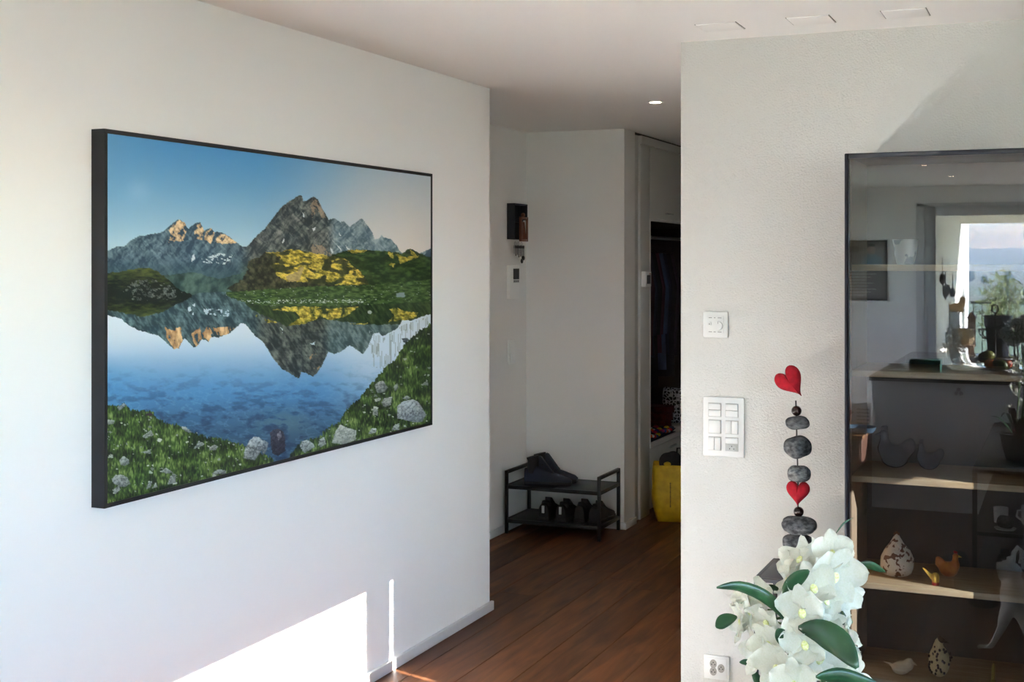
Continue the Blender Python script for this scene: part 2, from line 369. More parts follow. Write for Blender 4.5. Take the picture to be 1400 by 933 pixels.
def paint(u, v):
    img = np.zeros(u.shape+(3,))
    C = lambda *c: np.array(c, float)
    def mixc(a, b, t): return a+(b-a)*t[..., None]
    def put(mask, col): img[mask] = (col[mask] if getattr(col, 'ndim', 1) == 3 else col)
    ones = np.ones(u.shape)
    ju = u+2.0*(vn(u/3, v/3, 1)-.5); jv = v+2.0*(vn(u/3, v/3, 2)-.5)           # ragged edges
    # sky
    top = 188+(u-145)*.1176
    tt = np.clip((v-top)/(345-top), 0, 1)
    sky = mixc(C(88, 158, 212)[None, None]*ones[..., None], C(186, 214, 226), tt**1.25)
    sky = mixc(sky, C(128, 178, 216), sst(240, 145, u)*.35*(1-tt))
    sky = mixc(sky, C(224, 217, 210), sst(340, 560, u)*(.72+.28*tt))  # pale glare towards the right, painted into the print
    sky = mixc(sky, C(150, 195, 228), np.exp(-(((u-190)/16)**2+((v-262)/16)**2))*.55)
    img[:] = sky
    # mountains
    sx = [144,159,170,178.6,191,198,223,230.7,243.3,252,256.8,269.3,274,279,288.6,292.5,302,311.8,324.4,332,338,353.3,363,374.6,386,409.3,413.2,414.5,420,428.6,434.4,441.6,449.3,458,465.7,470.5,477.3,484,494.6,502.4,509,512,518.8,521.7,524.6,535,542.9,546.7,560,575,588]
    sy = [344.3,337.6,337,328.9,323,322,317.3,309.6,300,303.8,313.4,303.8,304.7,315.4,311.5,317.3,317.6,322.4,332,337.8,336.9,320.4,311.8,296.3,281.8,267,268.3,275,274,268.7,272.2,287,300.5,298.6,304,302.5,310.6,306.3,298.2,308.2,317.9,327.5,326.6,321.4,324.6,327.5,336.2,344,352,346,340]
    sil = np.interp(u, sx, sy)+1.6*(vn(u/1.7, u*0, 4)-.5)
    mt = (v > sil) & (v < 412)
    wu = u+7*(fbm(u/9, v/9, 7, 3)-.5); wv = v+7*(fbm(u/9, v/9, 8, 3)-.5)
    a1 = fbm(u/9+v/16, v/13-u/22, 6, 5); a2 = fbm(wu/3.2-wv/6, wv/7+wu/9, 9, 4)
    ra = 1-np.abs(2*fbm((wu+.8*wv)/6.5, (wv-.8*wu)/30, 12, 4)-1); rb_ = 1-np.abs(2*fbm((wu-.8*wv)/6.5, (wv+.8*wu)/30, 14, 4)-1)
    fine = vn(wu/1.3-wv/3, wv/2.4, 16)
    tone = np.clip(.36+1.0*(a1-.5)+1.25*(ra-.78)-.9*(rb_-.78)+.25*(fine-.5)+.5*(a2-.5), 0, 1)
    tone = tone*(1-.45*sst(335, 375, v)*sst(345, 320, u))
    rock_l = mixc(C(50, 74, 92)[None, None]*ones[..., None], C(128, 152, 160), tone)
    rock_m = mixc(C(48, 60, 64)[None, None]*ones[..., None], C(150, 154, 146), tone)
    rock_r = mixc(C(80, 106, 118)[None, None]*ones[..., None], C(166, 182, 186), tone)
    rock = mixc(rock_l, rock_m, sst(322, 350, u)); rock = mixc(rock, rock_r, sst(445, 462, u))
    rock = mixc(rock, C(74, 106, 112), sst(350, 392, v)*.65*sst(350, 310, u))
    rock = mixc(rock, C(52, 78, 58), sst(350, 372, v)*.5*sst(322, 345, u))
    put(mt, rock)
    for P in ([(231,315.4),(237,308),(244.2,300.4),(252.9,304),(255.5,314.4),(251,329.8),(240.4,329.8),(229.8,332.7),(234.6,322)], [(265.5,321),(269,308),(274,305.3),(279,315.4),(276,328.9),(267.4,326)],
              [(280.9,318.3),(288.6,312),(293.4,320.2),(287.7,333.7),(279.9,327)], [(294,331),(299.3,318.6),(309,321.6),(324.4,332.4),(303,333.4)]):
        mk = inpoly(ju, jv, P) & mt & (tone > .12)
        put(mk, mixc(C(120, 92, 72)[None, None]*ones[..., None], C(240, 212, 168), np.clip(.25+1.1*tone+.8*(a2-.5), 0, 1)))
    for P in ([(425,280),(430,270),(437,279),(446,300),(440,300),(434,287),(427,298)], [(424,345),(428,335),(440,335),(455,350),(440,350)]):
        mk = inpoly(ju, jv, P) & mt & (a2 > .45); put(mk, mixc(rock, C(190, 160, 130), ones*.6))
    for P in ([(262,350),(265,347),(267,354),(262,358)], [(385,331),(389,326),(387,334)], [(414,290),(417,296),(415,297)], [(427,312),(432,311),(429,316)], [(451,338),(456,346),(453,347)], [(459,332),(468,342),(465,342)], [(472,335),(479,341),(476,341)], [(464,318),(467,322),(465,323)]):
        put(inpoly(ju, jv, P) & mt, C(214, 222, 224))
    put(mt & (fbm(u/4, v/2, 21, 3) > .60) & inpoly(u, v, [(276,354),(300,346),(318,349),(314,362),(278,360)]), C(205, 218, 222))
    # valley floor
    put(inpoly(ju, jv, [(215,378),(262,372),(300,382),(335,372),(338,404),(240,404)]) & (v > sil), mixc(C(38, 62, 62)[None, None]*ones[..., None], C(92, 118, 110), np.clip(.5+2*(a1-.5), 0, 1)))
    # right green hills
    g1 = fbm(u/7, v/3.5, 31, 4)
    green = mixc(C(24, 44, 26)[None, None]*ones[..., None], C(74, 100, 52), np.clip(.42+2.2*(g1-.5), 0, 1))
    hp = [(452,350),(455,347.8),(476.3,342),(501.4,341.4),(534.2,344),(549.6,346.8),(555,343),(561.2,340),(570,345),(578.6,348.8),(590,351),(590,392),(452,396)]
    hm = inpoly(ju, jv, hp); put(hm, green)
    put(inpoly(ju, jv, [(578,349),(588,341),(590,352)]), C(70, 92, 112))
    gold = mixc(C(108, 98, 30)[None, None]*ones[..., None], C(240, 214, 96), np.clip(.55+2.4*(fbm(u/5+v/9, v/2.6-u/9, 41, 4)-.5)+.5*(vn(u/1.3, v/1.3, 43)-.5), 0, 1))
    for P in ([(474,342.5),(502,341.6),(498,345),(482,346)], [(530,345),(537,345),(538,354),(534,352)], [(541,347),(552,352),(572,350),(560,357),(548,361)], [(531,361),(541,360),(538,365)], [(561,341),(572,352),(567,354),(562,346)]):
        put(inpoly(ju, jv, P), mixc(gold, C(150, 140, 60), ones*.35))
    # golden hill
    gp = [(309,394.8),(330,383.2),(338.9,369.7),(338.9,358),(343.7,355),(354.3,352.3),(363,344.6),(384.2,344.6),(395.8,340.7),(411,341.7),(430,346.8),(449,349.7),(472.5,353.6),(480,361.3),(493.7,372),(499.5,380.6),(503.3,389.7),(430,392),(366.9,396),(318.6,399)]
    gm = inpoly(ju, jv, gp)
    dark = mixc(C(26, 30, 24)[None, None]*ones[..., None], C(92, 92, 66), np.clip(.4+2.4*(fbm(u/4, v/5, 51, 4)-.5), 0, 1)); put(gm, dark)
    lit = [(362,344.4),(386,344.4),(397,341),(411,342),(440,348),(472.5,354.2),(480,362),(493.7,372.6),(499,381),(503,389.8),(468,390),(430,388),(413,386),(392,385),(378,376),(372,362),(384,358),(384,351),(374,349.6),(363,349)]
    nlit = fbm(u/13+v/30, v/6.5-u/40, 55, 4)
    lw_ = sst(.38, .50, nlit)
    put(gm & inpoly(ju, jv, lit), mixc(mixc(dark, C(66, 74, 34), ones*.5), gold, lw_))
    put(gm & inpoly(ju, jv, [(390,378),(405,372),(412,365),(416,366),(410,384),(395,386)]), mixc(gold, C(170, 150, 120), ones*.7))
    # left hill and its mirror image
    lp = [(140,375.5),(169,370.4),(190,367),(201.8,366),(215.3,371.3),(232.6,384),(244.2,395.5),(263,403.5),(262,406),(236,419.7),(222.3,426.6),(196.6,433.4),(165.7,427.4),(140,423)]
    lm = inpoly(ju, jv, lp)
    lg = mixc(C(24, 34, 30)[None, None]*ones[..., None], C(84, 96, 48), np.clip(np.abs(v-402)/26-.35+1.5*(fbm(u/8, v/2.5, 61, 4)-.5), 0, 1))
    # water body first
    wl = 403-(u-145)*.020
    sh = np.interp(u, [144,262,275,309,335,360,440,503,588], [404,404,400,399.5,411,415,417,416,412])
    wt = (v > sh)
    rx = [144,165.7,174.3,188,215.5,225.7,237.8,244.6,249.8,252.3,265.2,269.5,276.3,284.9,289.2,298.9,314.3,329.7,335.7,348.6,360.6,372.6,384.6,406.9,409.5,412,417.2,427.5,432.7,439.4,448.9,457,467.7,478.3,496,503,510,518.4,523,543,551.4,560.8,571.4,584.4,590]
    ry = [430.9,436,443.7,451.4,459.2,466.9,478,476.3,466,462.6,475.5,473.7,463.5,467.7,460.9,461.7,455.7,442,443.7,459.2,468.6,489.2,503.8,517.5,516.6,508.9,509.8,515.3,511.5,501.4,481.3,484.4,480,471.9,484.9,475.4,456.6,455.4,460,449.5,436.5,438.9,435.4,430.6,429]
    rs = np.interp(u, rx, ry)+1.4*(vn(u/1.6, u*0, 71)-.5)
    dv = np.clip((v-445)/(605-445), 0, 1)
    wat = mixc(C(214, 226, 236)[None, None]*ones[..., None], C(84, 142, 190), sst(0, .62, dv))
    wat = mixc(wat, C(56, 88, 116), sst(.5, 1, dv))
    wat = mixc(wat, C(210, 222, 232), sst(420, 540, u)*sst(610, 470, v)*.95)
    wat = mixc(wat, C(214, 222, 230), sst(200, 145, u)*sst(500, 425, v)*.6)
    wat = mixc(wat, C(88, 150, 196), sst(210, 145, u)*sst(480, 540, v)*.5)
    st = fbm(u/15, v/6.5, 81, 4); st2 = 1-np.abs(2*fbm(u/12, v/6, 85, 3)-1)
    wat = mixc(wat, C(120, 172, 204), np.clip((st2-.86)*5, 0, 1)*sst(480, 520, v)*.45)
    wat = mixc(wat, C(38, 58, 86), np.clip((st-.48)*5, 0, 1)*sst(485, 590, v)*.6)
    wat = mixc(wat, C(86, 120, 132), np.exp(-(((u-385)/42)**2+((v-578)/17)**2))*np.clip(1.2-3*np.clip(st-.46, 0, 1)*4, 0, 1)*.8)
    put(wt, wat)
    refl = wt & (v < rs)
    b1 = fbm(u/5, v/11, 91, 4); b2 = fbm(u/14, v/2.2, 93, 3)
    rt = np.clip(.38+1.6*(b1-.5)+.5*(b2-.5)+1.5*(1-np.abs(2*fbm((u-.7*v)/6, (v+.7*u)/24, 95, 4)-1)-.78), 0, 1)
    rl = mixc(C(44, 66, 74)[None, None]*ones[..., None], C(110, 136, 140), rt)
    rm = mixc(C(36, 46, 48)[None, None]*ones[..., None], C(124, 132, 122), rt)
    rr = mixc(C(60, 82, 84)[None, None]*ones[..., None], C(130, 148, 146), rt)
    rk = mixc(rl, rm, sst(335, 365, u)); rk = mixc(rk, rr, sst(438, 455, u)); put(refl, rk)
    for P in ([(225,446),(234,452),(247,447),(250,466),(244,477),(238,478),(228,462)], [(262,456),(273,448),(277,463),(270,475),(265,470)], [(277,456),(284,446),(290,452),(289,461),(285,467),(279,462)], [(292,449),(305,447),(320,449),(312,456),(299,461),(295,456)]):
        put(refl & inpoly(ju, jv, P) & (b1 > .36), mixc(C(146, 104, 66)[None, None]*ones[..., None], C(236, 200, 148), np.clip(.5+2.5*(b1-.5), 0, 1)))
    put(refl & inpoly(ju, jv, [(423,490),(428,482),(434,486),(440,488),(434,508),(430,505),(426,500)]) & (b1 > .5), C(176, 142, 104))
    for P in ([(257,421),(261,419),(262,425),(258,427)], [(263,417),(266,415),(266,420)], [(262,428),(265,427),(264,432)], [(383,448),(386,450),(387,456)], [(424,471),(430,467),(429,472)]):
        put(refl & inpoly(ju, jv, P), C(206, 220, 226))
    put(refl & (fbm(u/3, v/3, 97, 3) > .62) & inpoly(u, v, [(278,422),(316,424),(312,433),(280,430)]), C(196, 212, 220))
    put(refl & inpoly(ju, jv, [(330,410),(370,418),(440,418),(503,415),(590,410),(590,430),(545,444),(500,444),(440,436),(393,447),(372,436),(345,424)]), mixc(C(28, 48, 28)[None, None]*ones[..., None], C(72, 92, 52), rt))
    for P in ([(373.5,424),(390,420),(410,419.7),(440,419.7),(430,424),(491.3,418.9),(480,427),(472.4,433),(452,438),(440,433),(417,443),(393,446.3),(410.4,434.3),(403.5,426)], [(360.6,437),(372,438),(379.5,441),(365,442)], [(531.4,422.4),(542,421),(552,425),(571.4,428.3),(566,436),(548,438),(531.4,440),(540,431)], [(477,443.4),(503,442),(498,444.4)], [(349,431),(353,431),(352,434)]):
        put(wt & inpoly(ju, jv, P) & (b1 > .30), mixc(gold, C(60, 72, 30), np.clip(1.6-3*b1, 0, .7)))
    put(lm, lg)
    rkm = lm & inpoly(ju, jv, [(168,398),(182,385),(205,382),(228,388),(250,400),(244,406),(222,412),(180,410)]) & (fbm(u/4, v/3, 99, 3) > .55); put(rkm, mixc(C(44, 50, 48)[None, None]*ones[..., None], C(128, 134, 128), np.clip(b1+.8*(fine-.5), 0, 1)))
    # meadow on the far shore
    mp_ = [(309,399.5),(366,396),(430,391.5),(503,390),(545,387),(590,382),(590,412),(560,414),(503,417),(440,419),(400,419),(360,417),(335,414),(320,409),(309,404)]
    mm = inpoly(ju, jv, mp_); put(mm, mixc(C(36, 62, 30)[None, None]*ones[..., None], C(104, 128, 72), np.clip(.4+2*(fbm(u/5, v/1.8, 101, 4)-.5), 0, 1)))
    put(mm & (fbm(u/2.2, v/1.2, 103, 3) > .60) & (np.abs(v-(412.5+2*(u-390)/100*-.3)) < 2.4) & (u < 500) & (u > 330), C(196, 204, 200))
    put(mm & (vn(u/1.6, v/1.2, 105) > .93), C(168, 178, 168))
    put(inpoly(ju, jv, [(541,404),(546,399.5),(553,400.5),(553,407),(543,407)]), C(140, 156, 160))
    put(inpoly(ju, jv, [(502,425),(506,423.5),(509,426),(507,429),(502,428)]), C(150, 158, 160))
    # reeds at right
    put(wt & inpoly(u, v, [(505,452),(525,462),(552,444),(585,433),(585,444),(552,472),(525,508),(508,500)]) & (vn(u/.8, v/16, 111) > .62), mixc(wat, C(120, 132, 124), ones*.55))
    # banks
    def grass(seed, base=0):
        a = fbm(u/2.2+v/30, v/6, seed, 4); b = fbm(u/14, v/11, seed+3, 3); c = vn(u/.9+v/9, v/4.5, seed+5); c2 = vn(u/.9-v/7, v/4.0, seed+6)
        t = np.clip(.38+1.0*(a-.5)+1.1*(b-.5)+.5*(c-.5)+.5*(c2-.5), 0, 1)
        g = mixc(C(24, 38, 26)[None, None]*ones[..., None], C(74, 100, 46), np.clip(t*1.7, 0, 1))
        return mixc(g, C(146, 168, 100), np.clip((t-.58)*2.2, 0, 1))
    lb = [(140,556),(172,553),(177.4,561),(208.4,564),(213.8,572),(226.6,579),(248.4,582.8),(264.8,593),(285,598),(312,602),(333,610),(371.7,626),(380,640),(140,700)]
    tuft = 5*(vn(u/1.3, u*0, 121)-.4)
    lbm = inpoly(u, jv+tuft, lb); put(lbm, grass(131))
    rb = [(396,622),(402,616.8),(411.9,604),(424.7,600.8),(439,597.5),(441.8,591),(463,576.8),(474.8,560.3),(491.3,543.8),(505.4,527.3),(524.3,506),(540.8,492),(552.6,470.7),(571.4,454.2),(592,440),(592,640),(396,640)]
    rbm = inpoly(ju, jv+tuft, rb); put(rbm, grass(141))
    bank = lbm | rbm
    def stone(P, light=(178, 184, 182), dk=(92, 98, 100)):
        mk = inpoly(u+.7*(vn(u/1.5, v/1.5, 152)-.5), v+.7*(vn(u/1.5, v/1.5, 153)-.5), P); cx = sum(p[0] for p in P)/len(P); cy = sum(p[1] for p in P)/len(P); hh = max(p[1] for p in P)-min(p[1] for p in P)+1; ww = max(p[0] for p in P)-min(p[0] for p in P)+1
        crack = 1-np.abs(2*fbm((u+v)/5+cx, (v-u)/9+cy, 154, 3)-1)
        tn = np.clip(.62-(v-cy)/hh*.75-(u-cx)/ww*.35+.9*(fbm(u/2.2, v/2.2, 151, 3)-.5)-1.1*np.clip(crack-.84, 0, 1)*4, 0, 1)
        put(mk, mixc(C(*dk)[None, None]*ones[..., None], C(*light), tn))
    rs_ = np.random.default_rng(17)
    for k in range(330):
        if k < 190: px, py = rs_.uniform(146, 365), rs_.uniform(562, 690)
        else: px, py = rs_.uniform(440, 588), rs_.uniform(455, 612)
        sz = rs_.uniform(.6, 1.7) if k % 7 else rs_.uniform(2.0, 3.4)
        e = ((u-px)/sz)**2+((v-py)/(sz*.7))**2 < 1+1.6*(vn(u/1.2, v/1.2, 161)-.5)
        t_ = rs_.uniform(.15, .9); put(e & bank, C(96, 106, 98)*(1-t_)+C(206, 212, 202)*t_)
    for P in ([(152.8,655.7),(158,650),(166.4,649.3),(174,653),(178.3,661.2),(172,666),(164.6,666),(155,661)], [(153.7,670.3),(162.8,664),(164.6,670),(157,676)], [(193.8,597.4),(206.5,588.3),(210,595.6),(199,600)], [(144,574),(157,575),(155.5,580),(144,581)], [(160,557),(169,552),(173.7,553.7),(163,562)],
              [(192,619),(206.5,614.7),(206.5,621)], [(163.7,629),(169,624),(176,628),(177,634),(170,637.5),(164,635)], [(219,645),(227,640),(237,646),(228,648)], [(229,663),(233,651),(240,649),(240.5,660)], [(199,670),(204,659),(208,658),(206,667)], [(208,668),(213,659),(215,666)], [(265,614),(272,603),(280,607),(274,611)], [(286,612),(293,608),(298,611),(294,616),(287,616)], [(289,648),(299,641.8),(310,644),(308,649)], [(247.5,583.7),(254,584),(263,592),(258,592),(250,588)]):
        stone(P)
    stone([(333,626.5),(334.7,613.6),(341,603),(347.5,597.5),(355,598),(360.4,604),(358,616),(348,630)], (196, 204, 204), (84, 92, 96))
    stone([(358,612),(361,602),(367,606),(364,618),(359,624)], (150, 160, 164), (60, 70, 78))
    stone([(369,592),(374,587.5),(381,586.3),(387,590),(390,600),(390,617),(380,624),(372,620),(370,605)], (70, 70, 84), (34, 36, 50)); stone([(379,594),(383,589),(385,598),(380,603)], (150, 150, 156), (80, 80, 92))
    stone([(410,611),(413,604),(420,602),(428,606),(430,612),(416,620)], (206, 214, 212)); stone([(435,609),(437,601),(443,598),(446,608),(438,612)], (200, 208, 206))
    stone([(453.6,606),(459,590),(465.4,580.3),(474,585),(487,588.6),(486.6,602),(470,608)], (208, 214, 206), (130, 138, 132))
    stone([(543,556),(551,549),(564,546.2),(572,550),(583,567.4),(577,577),(568,578),(543,572)], (186, 196, 200), (98, 106, 112))
    stone([(512.5,527),(518,522),(524,521),(530,529.7),(526,536),(516,538)], (200, 204, 204)); stone([(521,551),(525,545),(536,543),(534,554),(526,557)], (192, 200, 198)); stone([(509,560),(513,558.5),(517,561),(516,569),(510,567)]); stone([(535,589),(540,581),(546,579.5),(546,588)], (196, 206, 204)); stone([(503,594),(508,586),(515,586),(514,592)], (196, 206, 204)); stone([(550,545),(556,541),(562,544),(556,547)]); stone([(549,463),(557,462),(559,466),(552,469)], (110, 122, 128), (50, 60, 70)); stone([(538,529),(543,524),(545,530),(540,536)]); stone([(577,526),(584,520),(586,528)])
    put((((u-204)/5)**2+((v-567)/2.2)**2 < 1) & (v > 560), C(60, 46, 58))
    return np.clip(img, 0, 255)/255
PX = XL+.043
t = thing('wall_picture', 'large black-framed print of a mountain lake on the white wall', 'picture', (XL, 2.785, .93))
Y0, Y1, Z0, Z1 = 2.815, 4.765, .944, 1.951
rx0 = XL
ff = MB()
fo = .012
ff.box(0, .045, Y0-fo-2.785, Y0-2.785, Z0-fo-.93, Z1+fo-.93).box(0, .045, Y1-2.785, Y1+fo-2.785, Z0-fo-.93, Z1+fo-.93).box(0, .045, Y0-2.785, Y1-2.785, Z0-fo-.93, Z0-.93).box(0, .045, Y0-2.785, Y1-2.785, Z1-.93, Z1+fo-.93)
ff.build('frame', mat('black_picture_frame', (20, 21, 27), .5), t)
NU, NV = 450, 520
ia, ib = np.arange(NU+1)/NU, np.arange(NV+1)/NV
uu = np.array([ (lambda q: 700+FPX*(PX*_c+q*_s)/(-PX*_s+q*_c))(q) for q in (Y0, Y1)])
ucol = uu[0]+(uu[1]-uu[0])*ia
rX = -_s+(ucol-700)/FPX*_c; dcol = PX/rX; ycol = dcol*(_c+(ucol-700)/FPX*_s)
zrow = Z1+(Z0-Z1)*ib
U = np.repeat(ucol[None], NV+1, 0); D = np.repeat(dcol[None], NV+1, 0); Zg = np.repeat(zrow[:, None], NU+1, 1)
V = HORIZON+FPX*(EYE-Zg)/D
rgb = paint(U, V)
rgbl = np.where(rgb <= .04045, rgb/12.92, ((rgb+.055)/1.055)**2.4)
co = np.stack([np.full(U.shape, PX-XL), np.repeat(ycol[None], NV+1, 0)-2.785, Zg-.93], -1).reshape(-1, 3)
idx = np.arange((NU+1)*(NV+1)).reshape(NV+1, NU+1)
quads = np.stack([idx[:-1, :-1], idx[1:, :-1], idx[1:, 1:], idx[:-1, 1:]], -1).reshape(-1, 4)
me = bpy.data.meshes.new('canvas'); me.vertices.add(len(co)); me.vertices.foreach_set('co', co.ravel())
me.loops.add(quads.size); me.loops.foreach_set('vertex_index', quads.ravel().astype(np.int32))
me.polygons.add(len(quads)); me.polygons.foreach_set('loop_start', np.arange(0, quads.size, 4, dtype=np.int32))
me.update(calc_edges=True); me.validate()
at_ = me.color_attributes.new('print', 'FLOAT_COLOR', 'POINT')
at_.data.foreach_set('color', np.concatenate([rgbl.reshape(-1, 3), np.ones((len(co), 1))], 1).astype(np.float32).ravel())
pm = bpy.data.materials.new('lake_print'); pm.use_nodes = True
va = pm.node_tree.nodes.new('ShaderNodeVertexColor'); va.layer_name = 'print'
pm.node_tree.links.new(va.outputs[0], pm.node_tree.nodes['Principled BSDF'].inputs['Base Color'])
pm.node_tree.nodes['Principled BSDF'].inputs['Roughness'].default_value = .5; pm.node_tree.nodes['Principled BSDF'].inputs['Specular IOR Level'].default_value = .25
link('canvas', me, pm, t)
MB().box(.001, .038, Y0-2.785, Y1-2.785, Z0-.93, Z1-.93).build('backing', BLACK, t)
# ------------------------------------------------------------------ switches and sockets on the plaster wall
def holes(parent, c, r, y, n='pin_hole'):
    for k in range(3):
        q = PI/2+2*PI*k/3
        MB().tube([(c[0]+r*math.cos(q), y, c[1]+r*math.sin(q)*.7), (c[0]+r*math.cos(q), y-.0004, c[1]+r*math.sin(q)*.7)], .0021, 8).build(n, DARKHOLE, parent)
def plate(name, label, cat, u0, v0, u1, v1):
    a, b = at_y(u0, v0, YR), at_y(u1, v1, YR)
    cx, cz, w_, h_ = (a.x+b.x)/2, (a.z+b.z)/2, b.x-a.x, a.z-b.z
    t = thing(name, label, cat, (cx, YR, cz))
    MB().box(-w_/2, w_/2, -.009, 0, -h_/2, h_/2).build('cover_plate', PLASTIC, t, .003)
    return t, w_, h_
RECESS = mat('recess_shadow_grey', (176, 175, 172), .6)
t, w_, h_ = plate('room_thermostat', 'small square white thermostat with round dial above the switch panel', 'thermostat', 962, 426, 996, 462)
MB().box(-w_*.34, w_*.34, -.0115, -.009, -h_*.34, h_*.34).build('insert', PLASTIC, t, .0012)
MB().tube([(.012, -.0114, -.004), (.012, -.020, -.004)], [.0165, .0155], 28).build('dial', PLASTIC, t, smooth=40)
MB().box(.0112, .0128, -.0206, -.0198, .003, .011).build('pointer', GREYLINE, t)
MB().box(-.026, -.014, -.014, -.0114, -.002, .010).build('slide_switch', PLASTIC, t, .001)
MB().box(-.0225, -.0195, -.0144, -.0139, .000, .004).build('switch_mark', GREYLINE, t)
for i, (x, z, l) in enumerate(((-.024, .0245, .012), (-.005, .0245, .006), (.009, .0245, .014), (-.024, -.026, .012), (-.006, -.026, .008), (.009, -.026, .014))):
    MB().box(x, x+l, -.0119, -.0114, z-.0011, z+.0011).build('print_mark', GREYLINE, t)
t, w_, h_ = plate('switch_panel', 'large white wall panel with six light switches and one socket', 'light switch', 962, 542, 1018, 626)
cw, ch = .0475, .058
for r in range(3):
    for c in range(2):
        cx, cz = (-.5+c)*.062, (1-r)*.0605
        ins = MB().box(cx-cw/2, cx+cw/2, -.0098, -.009, cz-ch/2+.004, cz+ch/2-.004).build('switch_insert', RECESS, t)
        k = cw/2-.0016; kz = ch/2-.006
        if r == 0: parts = [(-k, k, .001, kz), (-k, k, -kz, -.001)]
        elif (r, c) in ((1, 1), (2, 0)): parts = [(-k, -.0007, -kz, kz), (.0007, k, -kz, kz)]
        elif (r, c) == (2, 1): parts = [(-k, k, .003, kz)]
        else: parts = [(-k, k, -kz, kz)]
        for (xa, xb, za, zb) in parts:
            lift = .016 if (za > 0 or r) else .0135
            MB().box(cx+xa, cx+xb, -lift, -.0096, cz+za, cz+zb).build('rocker', PLASTIC, ins, .0014)
        if (r, c) == (2, 1):
            MB().lathe([(.019, 0), (.019, .0015), (.016, .0015)], 24, sx=1, sy=1).build('socket_face', RECESS, ins, smooth=30)
            so = ins.children[-1]; so.rotation_euler = (PI/2, 0, 0); so.scale = (1, .62, 1); so.location = (cx, -.0098, cz-.013)
            holes(ins, (cx, cz-.013), .0085, -.0117)
t, w_, h_ = plate('wall_socket', 'white triple wall socket low beside the orchid', 'socket', 963, 894, 998, 931)
MB().box(-w_*.40, w_*.40, -.0112, -.009, -h_*.40, h_*.40).build('insert', PLASTIC, t, .0012)
for k in range(3):
    q = [PI*.72, -PI*.72, 0][k]; cx, cz = .0175*math.cos(q), .0175*math.sin(q)
    s_ = MB().lathe([(.0155, 0), (.0155, .0009), (.013, .0009)], 6 if False else 20).build('socket_face', mat('socket_grey', (150, 146, 140), .5), t, smooth=30)
    s_.rotation_euler = (PI/2, 0, 0); s_.location = (cx, -.0112, cz); s_.scale = (.82, 1, 1)
    holes(t, (cx, cz), .0068, -.0122)

# ------------------------------------------------------------------ small black side table and the stone and heart rod
def metal_rack(name, label, cat, x0, x1, y0, y1, zs, top, rail=0, leg=.016, thick=.012, gap=False, mt=None):
    mt = mt or BLACK; t = thing(name, label, cat, (x0, y0, 0))
    W_, D_ = x1-x0, y1-y0
    for (x, y) in ((0, 0), (W_-leg, 0), (0, D_-leg), (W_-leg, D_-leg)):
        MB().box(x, x+leg, y, y+leg, 0, top+rail).build('leg', mt, t, .0015)
    for z in zs:
        if gap:
            for k in range(2):
                MB().box(leg*.4+k*(W_-.8*leg)/2+.002*k, leg*.4+(k+1)*(W_-.8*leg)/2-.002*(1-k), leg*.4, D_-leg*.4, z-thick*.6, z).build('shelf_panel', mt, t, .001)
        else:
            MB().box(leg*.4, W_-leg*.4, leg*.4, D_-leg*.4, z-thick*.6, z).build('shelf_panel', mt, t, .001)
        for y in (0, D_-leg): MB().box(leg, W_-leg, y, y+leg, z-thick*1.3, z+.0005).build('cross_bar', mt, t, .001)
        for x in (0, W_-leg): MB().box(x, x+leg, leg, D_-leg, z-thick*1.3, z+.0005).build('cross_bar', mt, t, .001)
    if rail:
        for x in (0, W_-leg): MB().box(x, x+leg, leg, D_-leg, top+rail-leg, top+rail).build('end_rail', mt, t, .001)
    return t
TZ = .56
metal_rack('side_table', 'small black metal side table under the red heart and stone rod', 'side table', -.955, -.69, 4.252, 4.562, [TZ, .2], TZ, leg=.014, thick=.01, mt=mat('dark_grey_metal', (42, 44, 50), .45))
STONE1 = mat('dark_pebble', (36, 38, 42), .8, (120, 122, 124), 48, (1, 1, 1.6), bump=.3, bscale=120, detail=7, contrast=(.4, .75))
STONE2 = mat('grey_pebble', (58, 60, 62), .8, (156, 158, 158), 48, (1, 1, 2), bump=.3, bscale=120, detail=7, contrast=(.38, .72))
FELT = mat('red_felt', (176, 12, 34), .95, (150, 8, 28), 60, bump=.4, bscale=500)
BEAD = mat('dark_wood_bead', (36, 18, 16), .22)
def heart(mb, c, w_, h_, th, rot):
    M = Matrix.Translation(c) @ Matrix.Rotation(rot, 4, 'Y')
    n, mrings = 48, 8; ring = []
    for k in range(n):
        q = 2*PI*k/n; x = 16*math.sin(q)**3; z = 13*math.cos(q)-5*math.cos(2*q)-2*math.cos(3*q)-math.cos(4*q)
        ring.append((x/32*w_, (z+2.5)/29*h_))
    for sgn in (-1, 1):
        vs = []; fs = []
        for j in range(mrings+1):
            r = 1-(j/mrings)**1.7
            for (x, z) in ring: vs.append(M @ Vector((x*r, sgn*th/2*math.sqrt(max(0, 1-r*r)), z*r)))
        for j in range(mrings):
            for k in range(n): fs.append((j*n+k, j*n+(k+1) % n, (j+1)*n+(k+1) % n, (j+1)*n+k))
        mb.add(vs, fs)
YS = 4.41
t = thing('stone_heart_rod', 'tall rod of grey pebbles, dark beads and two red felt hearts', 'decoration', at_y(1091, 700, YS)*1.0)
t.location.z = TZ; base = Vector(t.location)
MB().lathe([(.05, 0), (.052, .012), (.03, .016), (.006, .018)], 24).build('base', BLACK, t, smooth=40)
tip = at_y(1088, 548, YS)-base
MB().tube([(0, 0, .01), (0, 0, .3), (tip.x, 0, tip.z)], .0026, 8).build('rod', mat('dark_wire', (60, 56, 56), .4, metal=.6), t, smooth=40)
px = 4.40/FPX
def onrod(u, v): p = at_y(u, v, YS)-base; return p
